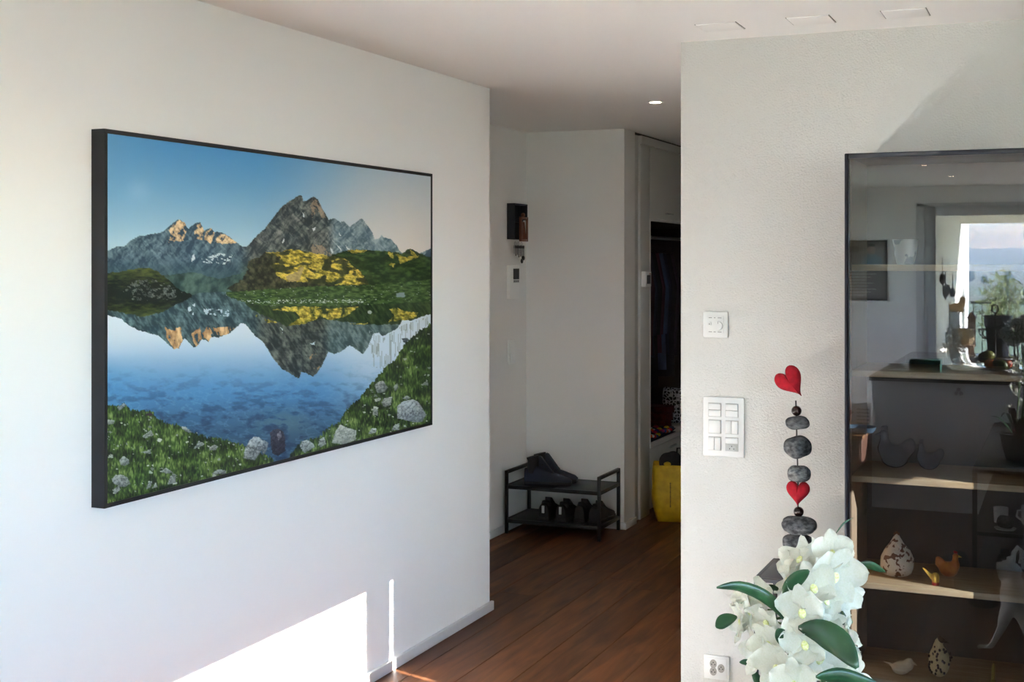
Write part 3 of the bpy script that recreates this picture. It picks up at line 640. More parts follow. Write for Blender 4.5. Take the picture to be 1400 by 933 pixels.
for i, (u, v, w_, h_, kind) in enumerate(((1090.5, 578.4, 32, 18, 0), (1091, 611, 38, 29, 0), (1092, 648, 35, 22, 1), (1093, 718.5, 47, 24, 0), (1091.5, 743, 42, 25, 0), (1091, 768, 36, 22, 1))):
    p = onrod(u, v)
    MB().ell(p, (w_*px/2, w_*px*.42, h_*px/2), (0, (-.06, .04, .1, .03, -.08, .02)[i], i), 28, 18, .16, i+3, .78).build('pebble', STONE2 if kind else STONE1, t, smooth=60)
for (u, v) in ((1089, 562), (1092, 700)):
    MB().ell(onrod(u, v), (.0172,)*3, nu=20, nv=14).build('bead', BEAD, t, smooth=60)
h1 = MB(); heart(h1, onrod(1082.5, 524), .094, .108, .05, -.66); tag(h1.build('felt_heart', FELT, t, smooth=70), 'tilted red felt heart at the top')
h1 = MB(); heart(h1, onrod(1091, 675.5), .079, .085, .046, .02); tag(h1.build('felt_heart', FELT, t, smooth=70), 'upright red felt heart between the stones')

# ------------------------------------------------------------------ display cabinet
CX0, CX1, CY0, CY1, CT = -.653, -.098, 4.2, YR-.004, 1.945
t = thing('display_cabinet', 'tall blue-black steel display cabinet with tinted glass door', 'cabinet', (CX0, CY0, 0))
CW, CD = CX1-CX0, CY1-CY0
CBACK = mat('dark_cabinet_back', (84, 78, 74), .7)
SIDEW = mat('cabinet_side_wood', (150, 128, 100), .6, (130, 108, 82), 5, (12, 12, 1.2), detail=6)
for x in (0, CW-.012):
    sp = MB().box(x, x+.012, 0, CD, .0, CT).build('side_panel', NAVY, t, .002)
MB().box(.0122, .0165, .03, CD-.012, .28, CT-.014).build('side_lining', SIDEW, t)
MB().box(CW-.0165, CW-.0122, .03, CD-.012, .28, CT-.014).build('side_lining', SIDEW, t)
MB().box(.012, CW-.012, .002, CD, CT-.014, CT).build('top_panel', NAVY, t, .002)
MB().box(.012, CW-.012, CD-.012, CD, .05, CT-.014).build('back_panel', CBACK, t)
MB().box(.012, CW-.012, .03, CD-.012, .262, .284).build('bottom_shelf', BIRCH, t, .002)
MB().box(.012, CW-.012, .02, .034, .02, .262).build('plinth_panel', NAVY, t, .002)
SHELVES = (1.593, 1.257, .922, .586)
for z in SHELVES: MB().box(.017, CW-.017, .028, CD-.013, z-.020, z).build('shelf', BIRCH, t, .0015)
dr = MB().box(.002, .0145, -.0, .02, .05, CT-.003).box(CW-.0145, CW-.002, 0, .02, .05, CT-.003).box(.0145, CW-.0145, 0, .02, CT-.018, CT-.003).box(.0145, CW-.0145, 0, .02, .05, .065)
for v_ in range(len(dr.v)): dr.v[v_] = (dr.v[v_][0], dr.v[v_][1]-.0205, dr.v[v_][2])
door = dr.build('door', NAVY, t, .0015)
MB().box(.0145, CW-.0145, -.0125, -.0085, .065, CT-.018).build('glass_pane', DOORGLASS, door)

# things inside the cabinet
def in_cab(u, v, Y): return at_y(u, v, Y)
# patterned bowl
BOWL = mat('white_patterned_china', (226, 222, 212), .3, (150, 156, 160), 26, contrast=(.54, .6), detail=3)
p = in_cab(1238, 359, 4.40); r = .031
tag(MB().lathe([(.022, 0), (.028, .002), (.034, .03), (.040, .075), (.042, .082), (.039, .081), (.032, .03), (.02, .008), (.001, .006)], 32).build('china_bowl', BOWL, smooth=50, loc=(p.x, 4.40, SHELVES[0])), 'small white patterned china bowl on the topmost cabinet shelf', 'bowl')
# two dark hens
HEN = mat('dark_teal_ceramic', (34, 42, 50), .22, (48, 56, 64), 30)
def bird(name, label, cat, loc, rz, s, m_, parts, beak=None, comb=None, spots=None, voxel=.006, group=None):
    t = thing(name, label, cat, loc, rz, group)
    mb = MB()
    for (c, r_, rot) in parts: mb.ell([q*s for q in c], [q*s for q in r_], rot, 18, 12)
    fuse(mb.build('body', m_, t, smooth=60), voxel)
    if beak:
        (a, b, r_, mm) = beak; MB().tube([Vector(a)*s, Vector(b)*s], [r_*s, r_*s*.15], 10).build('beak', mm, t, smooth=50)
    if comb:
        cm = MB()
        for (c, r_) in comb[0]: cm.ell([q*s for q in c], [q*s for q in r_], nu=12, nv=8)
        cm = fuse(cm.build('comb', comb[1], t, smooth=60), .003)
    if spots:
        for (c, r_) in spots[0]:
            MB().ell([q*s for q in c], [q*s for q in r_], nu=10, nv=8).build('spot', spots[1], t, smooth=60)
    return t
hen_parts = [((0, 0, .30), (.36, .26, .30), (0, 0, 0)), ((-.2, 0, .42), (.2, .2, .26), (0, -.4, 0)), ((-.24, 0, .66), (.12, .12, .2), (0, 0, 0)), ((-.25, 0, .82), (.12, .11, .12), (0, 0, 0)), ((.3, 0, .5), (.2, .08, .26), (0, .5, 0)), ((.36, 0, .58), (.14, .05, .2), (0, .2, 0))]
bk = ((-.34, 0, .82), (-.47, 0, .79), .05, HEN); cb = ([((-.28, 0, .96), (.06, .03, .07)), ((-.2, 0, .97), (.06, .03, .08))], HEN)
p = in_cab(1223, 640, 4.43); bird('ceramic_hen', 'larger dark glazed hen on the middle cabinet shelf', 'figurine', (p.x, 4.43, SHELVES[2]), 0, .135, HEN, hen_parts, bk, cb, group='dark hens on the middle shelf')
p = in_cab(1270, 641, 4.43); bird('ceramic_hen', 'smaller dark glazed hen turned left on the middle cabinet shelf', 'figurine', (p.x, 4.43, SHELVES[2]), .2, .098, HEN, hen_parts, bk, cb, group='dark hens on the middle shelf')
# spotted gourd hen
GOURD = mat('spotted_gourd', (222, 208, 184), .5, (112, 72, 46), 58, contrast=(.555, .58), detail=1.5)
p = in_cab(1226, 783, 4.36); t = thing('gourd_hen', 'cream gourd-shaped ceramic hen with brown blotches', 'figurine', (p.x, 4.36, SHELVES[3]))
MB().lathe([(.028, 0), (.044, .006), (.052, .03), (.05, .058), (.038, .084), (.022, .104), (.012, .122), (.006, .132), (.001, .134)], 36, sx=1, sy=.95, wob=lambda q, z: 1+.10*math.exp(-((z-.075)/.03)**2)*math.exp(-((q-.3)/.7)**2)).build('body', GOURD, t, smooth=60)
for (x, z) in ((-.006, .135), (0, .139), (.006, .135)): MB().ell((x, -.002, z), (.004, .004, .005), nu=10, nv=8).build('comb_bead', mat('comb_brown', (120, 76, 40), .5), t, smooth=60)
MB().tube([(.008, -.026, .103), (.016, -.036, .097), (.013, -.038, .088)], [.006, .004, .001], 8).build('beak', mat('cream_ceramic', (228, 216, 196), .45), t, smooth=60)
# little orange bird group
ORNG = mat('orange_lacquer', (206, 120, 40), .35, (170, 84, 30), 40); YEL = mat('yellow_lacquer', (226, 178, 72), .35); REDL = mat('red_lacquer', (170, 26, 34), .35)
p = in_cab(1279, 797, 4.275); t = thing('wooden_bird', 'small yellow wooden bird with a red base at the shelf front', 'figurine', (p.x, 4.275, SHELVES[3]))
MB().lathe([(.011, 0), (.0115, .01)], 18).build('foot', REDL, t, smooth=30)
MB().lathe([(.011, .0101), (.0125, .02), (.011, .032), (.007, .038), (.001, .040)], 18).build('body', YEL, t, smooth=50)
MB().prism([(-.006, .014), (-.014, .018), (-.04, .052), (-.034, .050), (-.012, .036), (-.006, .034)], -.004, .004).build('tail', YEL, t, .0015)
p = in_cab(1297, 795, 4.40); bird('wooden_hen', 'small orange wooden hen in shade behind the yellow bird', 'figurine', (p.x, 4.40, SHELVES[3]), PI, .085, ORNG, hen_parts, ((-.34, 0, .82), (-.47, 0, .79), .05, YEL), ([((-.28, 0, .96), (.06, .03, .07)), ((-.2, 0, .97), (.06, .03, .08))], REDL), voxel=.004)
# bottom: white bird and spotted guinea fowl
WBIRD = mat('pale_carved_wood', (226, 206, 170), .5, (206, 180, 140), 12, (1, 1, 6))
p = in_cab(1232, 925, 4.30)
bird('carved_bird', 'pale carved wooden bird with lowered head on the cabinet floor', 'figurine', (p.x, 4.30, .284), 0, .10, WBIRD, [((0, 0, .22), (.3, .22, .22), (0, -.2, 0)), ((.22, 0, .34), (.18, .16, .2), (0, .3, 0)), ((.26, 0, .46), (.13, .12, .12), (0, 0, 0)), ((-.3, 0, .28), (.22, .05, .07), (0, .45, 0)), ((-.46, 0, .34), (.12, .04, .05), (0, .3, 0))], ((.34, -.02, .44), (.5, -.04, .36), .06, WBIRD), voxel=.005)
GF = mat('sand_ceramic', (206, 182, 130), .45)
sp = []
for k in range(34):
    q = random.uniform(-PI*.9, .05); z = .1+(k/34)*.62; rr = .245*math.sqrt(max(.05, 1-((z-.36)/.46)**2))
    sp.append(((.06*(z > .5)+rr*math.cos(q)*1.02, rr*math.sin(q)*.98, z), (.028, .028, .034)))
p = in_cab(1284, 930, 4.33)
DKB = mat('dark_brown_glaze', (50, 30, 26), .4)
bird('guinea_fowl_figure', 'sand-coloured ceramic guinea fowl with dark spots and dark head', 'figurine', (p.x, 4.33, .284), 0, .135, GF, [((0, 0, .36), (.25, .24, .38), (0, 0, 0)), ((-.03, 0, .68), (.12, .12, .16), (0, 0, 0)), ((0, 0, .82), (.11, .1, .1), (0, 0, 0))], ((.09, 0, .84), (.22, 0, .8), .05, DKB), ([((.05, 0, .86), (.10, .105, .075)), ((.0, 0, .92), (.05, .05, .05))], DKB), (sp, DKB), voxel=.006)
p = in_cab(1358, 925, 4.34); tag(MB().lathe([(.008, 0), (.008, .006), (.0055, .008), (.0055, .05), (.003, .054), (.001, .06)], 14).build('small_candle', mat('olive_wax', (150, 128, 50), .5), smooth=40, loc=(p.x, 4.34, .284)), 'thin olive yellow candle standing on the cabinet floor', 'candle')
# slim dark figurine at the right end of the second shelf
p = in_cab(1404.5, 500, 4.33)
t = thing('slim_figurine', 'slim black figurine with a round head at the cabinet right edge', 'figurine', (p.x, 4.33, SHELVES[1]))
MB().lathe([(.02, 0), (.021, .006), (.008, .012), (.006, .1), (.008, .18), (.006, .225), (.004, .235)], 16).build('body', BLACK, t, smooth=40)
MB().ell((0, 0, .25), (.019, .019, .021), nu=18, nv=12).build('head', BLACK, t, smooth=60)

# ------------------------------------------------------------------ the console and the orchid on it
KZ = .60; KX0, KX1, KY0, KY1 = -.43, -.075, -.26, 1.73
metal_rack('console_table', 'long black metal console table mirrored in the cabinet glass', 'table', KX0, KX1, KY0, KY1, [KZ, .30, .07], KZ, leg=.022, thick=.014)
DO = 1.30                                                    # distance of the orchid flowers
def od(u, v, d=DO): return at_d(u, v, d)
pot = Vector((-.235, 1.30, KZ))
ORC = thing('potted_orchid', 'white artificial orchid with dark glossy leaves in the foreground', 'plant', pot)
MB().lathe([(.055, 0), (.062, .004), (.078, .06), (.09, .12), (.094, .13), (.088, .128), (.08, .115), (.001, .112)], 36, wob=lambda q, z: 1+.012*math.cos(16*q)).build('pot', mat('dark_ribbed_pot', (44, 38, 40), .45), ORC, smooth=50)
PETAL = mat('white_petal', (222, 224, 221), .6, (208, 212, 200), 30)
_n = PETAL.node_tree; _tr = _n.nodes.new('ShaderNodeBsdfTranslucent'); _tr.inputs[0].default_value = (.72, .74, .66, 1)
_mx = _n.nodes.new('ShaderNodeMixShader'); _mx.inputs[0].default_value = .4
_n.links.new(_n.nodes['Principled BSDF'].outputs[0], _mx.inputs[1]); _n.links.new(_tr.outputs[0], _mx.inputs[2]); _n.links.new(_mx.outputs[0], _n.nodes['Material Output'].inputs[0])
LIP = mat('yellow_green_throat', (204, 212, 128), .6, (232, 236, 200), 24)
LEAFM = mat('dark_glossy_leaf', (22, 58, 38), .28, (40, 82, 50), 8, (6, 6, 1))
STEMM = mat('green_stem', (66, 92, 48), .5)
def petal_mesh(L, Wd, wav, cup, seed, tipf=1.0):
    rr = random.Random(seed); a, b = rr.uniform(0, 6), rr.uniform(0, 6)
    def fn(i, j):
        s = j; x = (i-.5)*2
        wd = Wd/2*(max(0.0, math.sin(PI*min(1, s*.95+.05)**(.8*tipf)))**.55)
        e = abs(x)
        y = L*s
        z = cup*L*(s*s)-.18*Wd*(e*e)*(1-s) + 1.0*wav*e*e*math.sin(8.5*s+a+(0 if x > 0 else b)) - .05*Wd*math.cos(PI*x)*s
        return Vector((x*wd, y, z))
    mb = MB().grid(fn, 8, 14)
    me = mb.mesh('petal', 0, 2, 70, weld=False); me.materials.append(PETAL)
    return me
PM = [petal_mesh(.54, .58, .06, .2, 1), petal_mesh(.52, .56, .07, .12, 2), petal_mesh(.54, .34, .035, .1, 3, 1.1), petal_mesh(.52, .36, .035, .22, 4, 1.1), petal_mesh(.40, .52, .08, .6, 5)]
LIPM = MB().ell((0, .04, .02), (.075, .10, .03), nu=12, nv=8).mesh('throat', 0, 2, 60); LIPM.materials.append(LIP)
def flower(pos, facing, size, roll):
    f_ = bpy.data.objects.new('flower', PM[4]); COL.objects.link(f_); f_.parent = ORC           # the lip carries the petals
    q = Vector(facing).normalized().to_track_quat('Z', 'Y')
    f_.rotation_mode = 'QUATERNION'; f_.rotation_quaternion = q @ Euler((0, 0, roll+PI)).to_quaternion()
    f_.location = pos-pot; f_.scale = (size,)*3
    for k, (a, m_) in enumerate(((PI, 2), (PI-1.15, 0), (PI+1.15, 1), (PI-2.45+.1, 3), (PI+2.45-.1, 2))):
        p = bpy.data.objects.new('petal', PM[m_]); COL.objects.link(p); p.parent = f_
        p.rotation_euler = (.12+.1*random.uniform(-1, 1), 0, a); p.location = (0, 0, -.02*k*.3)
    th_ = bpy.data.objects.new('throat', LIPM); COL.objects.link(th_); th_.parent = f_
    return f_
TOC = Vector((.43, -.9, .05))
FL = [((1138, 755), (.15, -1, .25), .040, .1, 1.28), ((1142, 787), (.6, -.9, .0), .054, -.3, 1.27), ((1094, 764), (-.5, -.6, .75), .046, .5, 1.31), ((1078, 789), (-1, -.5, .3), .046, .2, 1.32), ((1112, 803), (.1, -1, .5), .046, .4, 1.26), ((1097, 836), (-.1, -1, .05), .049, .1, 1.25),
      ((1128, 822), (.7, -.7, .2), .036, .8, 1.27), ((1024, 832), (-.9, -.5, -.25), .050, .2, 1.33), ((1048, 850), (-.4, -.8, -.4), .044, -.3, 1.30), ((1036, 893), (-.7, -.7, .1), .046, .5, 1.31), ((1062, 912), (-.2, -1, -.3), .052, .2, 1.27), ((1100, 880), (0, -1, .15), .046, .3, 1.25), ((1122, 900), (.5, -.9, -.1), .046, -.4, 1.26),
      ((1162, 868), (.9, .25, .3), .036, .3, 1.29), ((1150, 915), (.8, -.5, .1), .044, .2, 1.28), ((1166, 934), (.8, -.4, .4), .042, .7, 1.30), ((1086, 935), (-.1, -1, .2), .046, .1, 1.24), ((1158, 815), (.9, -.5, -.2), .040, .9, 1.29),
      ((1116, 770), (-.1, -.9, .5), .038, 1.0, 1.30), ((1150, 770), (.9, -.4, .4), .038, .2, 1.30), ((1122, 785), (.2, -1, .1), .036, .6, 1.29), ((1012, 850), (-.9, -.6, 0), .040, .9, 1.335), ((1040, 818), (-.5, -.8, .3), .038, 1.3, 1.32), ((1050, 880), (-.3, -1, .1), .040, .7, 1.29), ((1016, 815), (-.8, -.4, .6), .030, .5, 1.34), ((1130, 850), (.4, -1, -.2), .036, 1.1, 1.28)]
heads = []
for (uv, fac, sz, rl, d) in FL:
    p = od(uv[0], uv[1], d); heads.append(p); flower(p, fac, sz*1.06, rl)
for k in range(12):                                           # flowers lower down, seen only in the mirror
    p = Vector((-.235+random.uniform(-.075, .05), 1.29+random.uniform(-.03, .06), .86+k*.027)); heads.append(p)
    flower(p, (random.uniform(-1, .6), random.uniform(.2, 1), random.uniform(-.2, .4)), .048, random.uniform(-1, 1))
sp_ = MB()
for k, hub in enumerate(((1090, 856, 1.285), (1128, 800, 1.29), (1075, 900, 1.30), (1120, 880, 1.28))):
    p = od(*hub)-pot; q = Vector((random.uniform(-.02, .02), random.uniform(-.02, .02), .11)); mid = (p+q)/2+Vector((.02, .015, 0))
    MB().tube([q, mid, p], [.0035, .003, .0022], 8).build('stem', STEMM, ORC, smooth=50)
    for hd in heads[:18]:
        if (hd-pot-p).length < .065: MB().tube([p, (p+hd-pot)/2+Vector((0, .008, .004)), hd-pot+Vector((0, .004, 0))], .0013, 6).build('flower_stalk', STEMM, ORC, smooth=50)
def leaf(pts, width, d0, d1, arch=.0, twist=0):
    n = 12; P = []
    for i in range(n+1):
        s = i/n; k = min(int(s*(len(pts)-1)), len(pts)-2); fr_ = s*(len(pts)-1)-k
        a, b = Vector(pts[k]), Vector(pts[k+1]); q = a.lerp(b, fr_)
        P.append(od(q.x, q.y, d0+(d1-d0)*s)-pot)
    for _ in range(2): P = [P[0]]+[(P[i-1]+2*P[i]+P[i+1])/4 for i in range(1, n)]+[P[-1]]
    view = Vector((-_s, _c, 0)); mb = MB(); W2 = width*DO/FPX/2; vs = []; fs = []
    for i in range(n+1):
        s = i/n; tn = (P[min(i+1, n)]-P[max(i-1, 0)]).normalized(); side = tn.cross(view).normalized(); nn = side.cross(tn).normalized()
        side = (side*math.cos(twist)+nn*math.sin(twist)).normalized(); nn = side.cross(tn).normalized()
        wd = W2*max(.03, math.sin(PI*(s*.96+.02))**.7)
        for j, x in enumerate((-1, -.5, 0, .5, 1)): vs.append(P[i]+side*(x*wd)+nn*(abs(x)*wd*.28))
    for i in range(n):
        for j in range(4): fs.append((i*5+j, i*5+j+1, i*5+j+6, i*5+j+5))
    o = mb.add(vs, fs).build('leaf', LEAFM, ORC, smooth=60)
    so = o.modifiers.new('thickness', 'SOLIDIFY'); so.thickness = .0009
for a in (([(980, 804), (1010, 800), (1045, 814), (1072, 838), (1082, 860)], 17, 1.25, 1.27), ([(1074, 838), (1078, 805), (1092, 790), (1106, 780)], 20, 1.27, 1.25), ([(979, 858), (990, 850), (1008, 844)], 20, 1.33, 1.34), ([(1091, 859), (1120, 864), (1150, 880), (1172, 914)], 36, 1.24, 1.20),
          ([(1131, 852), (1145, 844), (1166, 852)], 22, 1.30, 1.31), ([(1063, 860), (1070, 872), (1082, 892)], 18, 1.25, 1.26), ([(1116, 926), (1150, 924), (1204, 938)], 20, 1.2, 1.22), ([(1174, 772), (1190, 773), (1211, 783)], 12, 1.33, 1.36), ([(1011, 906), (1021, 906), (1033, 914)], 9, 1.33, 1.33), ([(1070, 912), (1078, 925), (1092, 945)], 24, 1.25, 1.25), ([(1028, 915), (1036, 930), (1044, 950)], 12, 1.32, 1.3), ([(1040, 806), (1055, 803), (1068, 808)], 8, 1.33, 1.33), ([(1142, 731), (1153, 716), (1167, 708)], 2.6, 1.31, 1.33), ([(1122, 758), (1130, 762), (1136, 770)], 9, 1.29, 1.29)):
    leaf(*a)
REDLEAF = mat('dark_red_leaf', (92, 34, 44), .4, (60, 50, 40), 20)
for k in range(22):
    q = 2*PI*k/22+random.uniform(-.1, .1); L_ = random.uniform(.08, .16); up = random.uniform(.02, .16)
    def fn(i, j, q=q, L_=L_, up=up):
        s = j; x = (i-.5)*2*.016*math.sin(PI*(s*.95+.04))
        r_ = .02+L_*s; return Vector((r_*math.cos(q)-x*math.sin(q), r_*math.sin(q)+x*math.cos(q), .115+up*math.sin(s*2.2)-.01*s+.2*abs(x)))
    MB().grid(fn, 4, 8).build('leaf', REDLEAF if k % 3 else LEAFM, ORC, smooth=60)

# ------------------------------------------------------------------ things on and beside the console, seen in the cabinet glass
def mirrored_z(u, v, z):
    p = at_z(u, v, z); return Vector((p.x, 2*YG-p.y, z))
CHINA = mat('white_china', (226, 226, 224), .25)
def mug(label, loc, rz, s=1.0):
    t = thing('coffee_mug', label, 'mug', loc, rz, 'mugs on the console shelf')
    MB().lathe([(.033*s, 0), (.037*s, .004), (.040*s, .085*s), (.037*s, .085*s), (.034*s, .008), (.001, .008)], 28).build('cup', CHINA, t, smooth=40)
    MB().tube([(.038*s, 0, .07*s), (.062*s, 0, .066*s), (.066*s, 0, .04*s), (.040*s, 0, .022*s)], .005*s, 8).build('handle', CHINA, t, smooth=50)
p = mirrored(1372, 697, 1.45); mug('white china mug on the console middle shelf, left one', (p.x-.01, 1.45, .30), 2.0, .9)
p = mirrored(1394, 697, 1.50); mug('white china mug on the console middle shelf, right one', (p.x+.05, 1.46, .30), 2.6, 1.1)
p = mirrored(1375, 712, 1.62); t = thing('stone_on_dish', 'dark rounded stone lying on a small white dish', 'decoration', (p.x, 1.62, .30))
MB().lathe([(.045, 0), (.052, .008), (.048, .008), (.001, .005)], 24).build('dish', CHINA, t, smooth=40)
MB().ell((0, 0, .036), (.042, .036, .032), (0, .2, 0), 20, 14, .12, 5).build('stone', STONE1, t, smooth=60)

# shoes
SOLE = mat('dark_rubber', (22, 22, 24), .6)
def shoe_mesh_set(mt_upper, high, tagc=None, L=.28, lace=None):
    """builds one shoe along +x (toe at +x), heel at x=0; returns list of (name, mesh)"""
    secs = [(0, .030, .095), (.03, .034, .10), (.07, .036, .095+high*.35), (.11, .037, .085+high*.2), (.15, .041, .078), (.19, .046, .066), (.23, .046, .052), (.26, .038, .043), (.278, .02, .03)]
    k = L/.28; vs = []; n = 14
    for (x, w_, hh) in secs:
        for j in range(n):
            q = PI*j/(n-1); cx = math.cos(q); sz = max(0, math.sin(q))
            vs.append((x*k, w_*k*(abs(cx)**.7)*(1 if cx > 0 else -1), .02*k+(hh*k-.02*k)*(sz**.6)))
    fs = [(i*n+j, i*n+j+1, (i+1)*n+j+1, (i+1)*n+j) for i in range(len(secs)-1) for j in range(n-1)]
    fs += [tuple(range(n)), tuple((len(secs)-1)*n+j for j in range(n))]
    up = MB().add(vs, fs)
    so = MB(); poly = [(x*k-.004*(i == 0), w_*k+.004) for i, (x, w_, h) in enumerate(secs)]+[(x*k, -w_*k-.004) for (x, w_, h) in reversed(secs)]
    so.prism(poly, 0, .022*k, 'z')
    co_ = MB()
    if high > 0:
        co_.tube([(.052*k, 0, .07*k), (.05*k, 0, (.09+high)*k), (.046*k, 0, (.11+high)*k)], [.040*k, .036*k, .040*k], 16, True, .75)
    else:
        co_.tube([(.055*k, 0, .085*k), (.053*k, 0, .103*k), (.053*k, 0, .106*k)], [.043*k, .036*k, .03*k], 16, True, .62)
    tn = MB().prism([(.085*k, .09*k), (.17*k, .06*k), (.175*k, .066*k), (.10*k, (.12+high*.8)*k), (.085*k, (.125+high*.8)*k)], -.02*k, .02*k, 'y')
    lc = MB()
    for i in range(4):
        x = (.105+.02*i)*k; z = (.098-.008*i+high*max(0, .5-.3*i))*k+.004
        lc.tube([(x, -.03*k, z-.012), (x+.004, 0, z+.004), (x, .03*k, z-.012)], .0024, 6)
    out = [('upper', up.mesh('upper', 0, 2, 50), mt_upper), ('sole', so.mesh('sole', .003, 2, 35), SOLE), ('collar', co_.mesh('collar', 0, 2, 50), SOLE), ('tongue', tn.mesh('tongue', .003, 2, 40), mt_upper)]
    for i, nm in enumerate(['lace']):
        out.append((nm, lc.mesh('lace', 0, 2, 50), SOLE))
    if tagc: out.append(('heel_tag', MB().box(-.0075, -.001, -.006*1.3, .006*1.3, .045*k, .088*k).mesh('heel_tag', .001), tagc))
    for (nm, me, mm) in out: me.materials.append(mm)
    return out
def place_shoe(parts, label, loc, rz, group):
    t = thing('shoe', label, 'shoe', loc, rz, group)
    for (nm, me, mm) in parts:
        o = link(nm, me, None, t)
        if nm == 'lace': o['kind'] = 'stuff'
    return t
TAGM = mat('pale_reflective_tag', (214, 218, 220), .4)
blue_hi = shoe_mesh_set(mat('dark_blue_suede', (40, 46, 62), .8), .055)
blk_tag = shoe_mesh_set(mat('black_mesh_fabric', (26, 27, 30), .8), 0, TAGM)
blk_low = shoe_mesh_set(mat('black_worn_leather', (34, 35, 38), .55), .0)
RK0, RK1, RY0, RY1, RT, RS = -3.06, -2.465, 7.03, 7.395, .285, .085
metal_rack('shoe_rack', 'low black metal shoe rack standing in the hall corner', 'shoe rack', RK0, RK1, RY0, RY1, [RT, RS], RT, rail=.085, leg=.018, thick=.016, gap=True)
def on_rack(u, z, Y): return at_y(u, 600, Y).x
g = 'shoes on the hall rack'
place_shoe(blue_hi, 'dark blue ankle shoe on top of the rack, the one nearer the room', (-2.96, 7.10, RT+.001), .25, g)
place_shoe(blue_hi, 'dark blue ankle shoe on top of the rack, the one by the wall', (-2.97, 7.24, RT+.001), .12, g)
place_shoe(blk_tag, 'black trainer with pale heel tag, leftmost on the lower rack shelf', (-2.83, 7.068, RS+.001), PI/2+.03, g)
place_shoe(blk_tag, 'black trainer with pale heel tag, second on the lower rack shelf', (-2.722, 7.068, RS+.001), PI/2-.03, g)
place_shoe(blk_low, 'black worn shoe lying third from left on the lower rack shelf', (-2.618, 7.10, RS+.001), PI/2, g)
place_shoe(blk_low, 'black worn shoe at the right end of the lower rack shelf', (-2.522, 7.08, RS+.001), PI/2-.02, g)
# pair under the console
g = 'trainers on the console bottom shelf'
p = mirrored(1374, 748, 1.6); place_shoe(blk_tag, 'dark trainer with pale tag on the console bottom shelf, left one', (p.x, 1.66, .071), -PI/2, g)
p = mirrored(1393, 743, 1.6); place_shoe(blk_tag, 'dark trainer with pale tag on the console bottom shelf, right one', (p.x+.02, 1.62, .071), -PI/2, g)
# dark duck on the floor and the pale frog figure
p = mirrored(1345, 790, 1.95)
bird('dark_duck_figure', 'dark wooden duck figure on the floor before the console', 'figurine', (p.x, 1.98, 0), 0, .30, mat('dark_stained_wood', (34, 30, 30), .5), [((.05, 0, .26), (.42, .2, .24), (0, 0, 0)), ((-.3, 0, .46), (.12, .11, .3), (0, .2, 0)), ((-.36, 0, .74), (.15, .12, .12), (0, 0, 0)), ((.48, 0, .36), (.18, .1, .1), (0, -.4, 0)), ((0, 0, .03), (.2, .16, .04), (0, 0, 0))], ((-.48, 0, .73), (-.66, 0, .70), .06, BLACK), voxel=.01)
FROG = mat('pale_patinated_metal', (232, 234, 232), .5, (206, 210, 208), 18)
p = mirrored(1385, 800, 2.68)
t = thing('frog_figure', 'pale grey long-legged frog figure with gaping mouth on the floor', 'figurine', (p.x, 2.68, 0))
fm = MB()
fm.ell((0, 0, .245), (.05, .05, .085), (0, .1, 0)).tube([(0, 0, .30), (-.005, 0, .345)], [.035, .03], 14)
fm.tube([(-.005, 0, .20), (-.028, 0, .15), (-.045, -.01, .09), (-.075, -.01, .03), (-.085, -.01, .012)], [.035, .028, .017, .012, .012], 12)
fm.tube([(.015, 0, .20), (.045, 0, .14), (.06, .01, .08), (.085, .02, .03), (.09, .02, .012)], [.035, .028, .017, .012, .012], 12)
for (x, y, sg) in ((-.085, -.01, -1), (.09, .02, 1)):
    for a in (-.45, 0, .45): fm.tube([(x, y, .012), (x+sg*.03*math.cos(a), y+.03*math.sin(a), .012), (x+sg*.055*math.cos(a), y+.05*math.sin(a), .007)], [.009, .006, .007], 8)
fm.ell((-.005, 0, .345), (.045, .04, .03), (0, .5, 0))
fm.tube([(-.005, 0, .345), (-.03, 0, .335), (-.058, 0, .33)], [.025, .032, .04], 16)
fm.tube([(.03, 0, .27), (.06, 0, .30), (.055, -.01, .35)], [.014, .011, .01], 10)
fuse(fm.build('body', FROG, t, smooth=60), .006)
MB().ell((-.062, 0, .33), (.012, .03, .03), nu=16, nv=10).build('mouth', mat('dark_mouth', (70, 60, 54), .6), t, smooth=60)
MB().tube([(0, 0, .37), (.004, 0, .41), (.02, 0, .435), (.035, 0, .42), (.034, 0, .39), (.028, 0, .37)], [.011, .010, .010, .010, .009, .008], 10).build('crest', FROG, t, smooth=60)
for y in (-.022, .022): MB().ell((-.012, y, .378), (.013, .012, .014), nu=12, nv=8).build('eye', FROG, t, smooth=60)
# ------------------------------------------------------------------ hall: key box, intercom, switches
p0, p1 = at_x(693, 278, XN), at_x(711, 328, XN)
t = thing('key_box', 'dark wooden key box with a brown framed front on the hall wall', 'key box', (XN, p0.y, p1.z))
kw, kh = p1.y-p0.y, p0.z-p1.z
KB = mat('blue_black_wood', (34, 38, 48), .6); KBR = mat('reddish_brown_wood', (128, 80, 58), .55, (96, 58, 44), 20, (1, 8, 1))
for b in ((0, .006, 0, kw, 0, kh), (.006, .05, 0, .008, 0, kh), (.006, .05, kw-.008, kw, 0, kh), (.006, .05, .008, kw-.008, kh-.008, kh), (.006, .05, .008, kw-.008, 0, .008)):
    MB().box(*b).build('case_board', KB, t, .001)
MB().box(.006, .045, .008, kw-.008, kh*.48, kh*.52).build('shelf', KB, t)
f0, f1, g0, g1 = .05, .066, -.012, kh*.63
fy0, fy1 = kw*.34, kw*.86
for b in ((f0, f1, fy0, fy0+.014, g0, g1), (f0, f1, fy1-.014, fy1, g0, g1), (f0, f1, fy0+.014, fy1-.014, g1-.014, g1), (f0, f1, fy0+.014, fy1-.014, g0, g0+.014)):
    MB().box(*b).build('front_frame', KBR, t, .001)
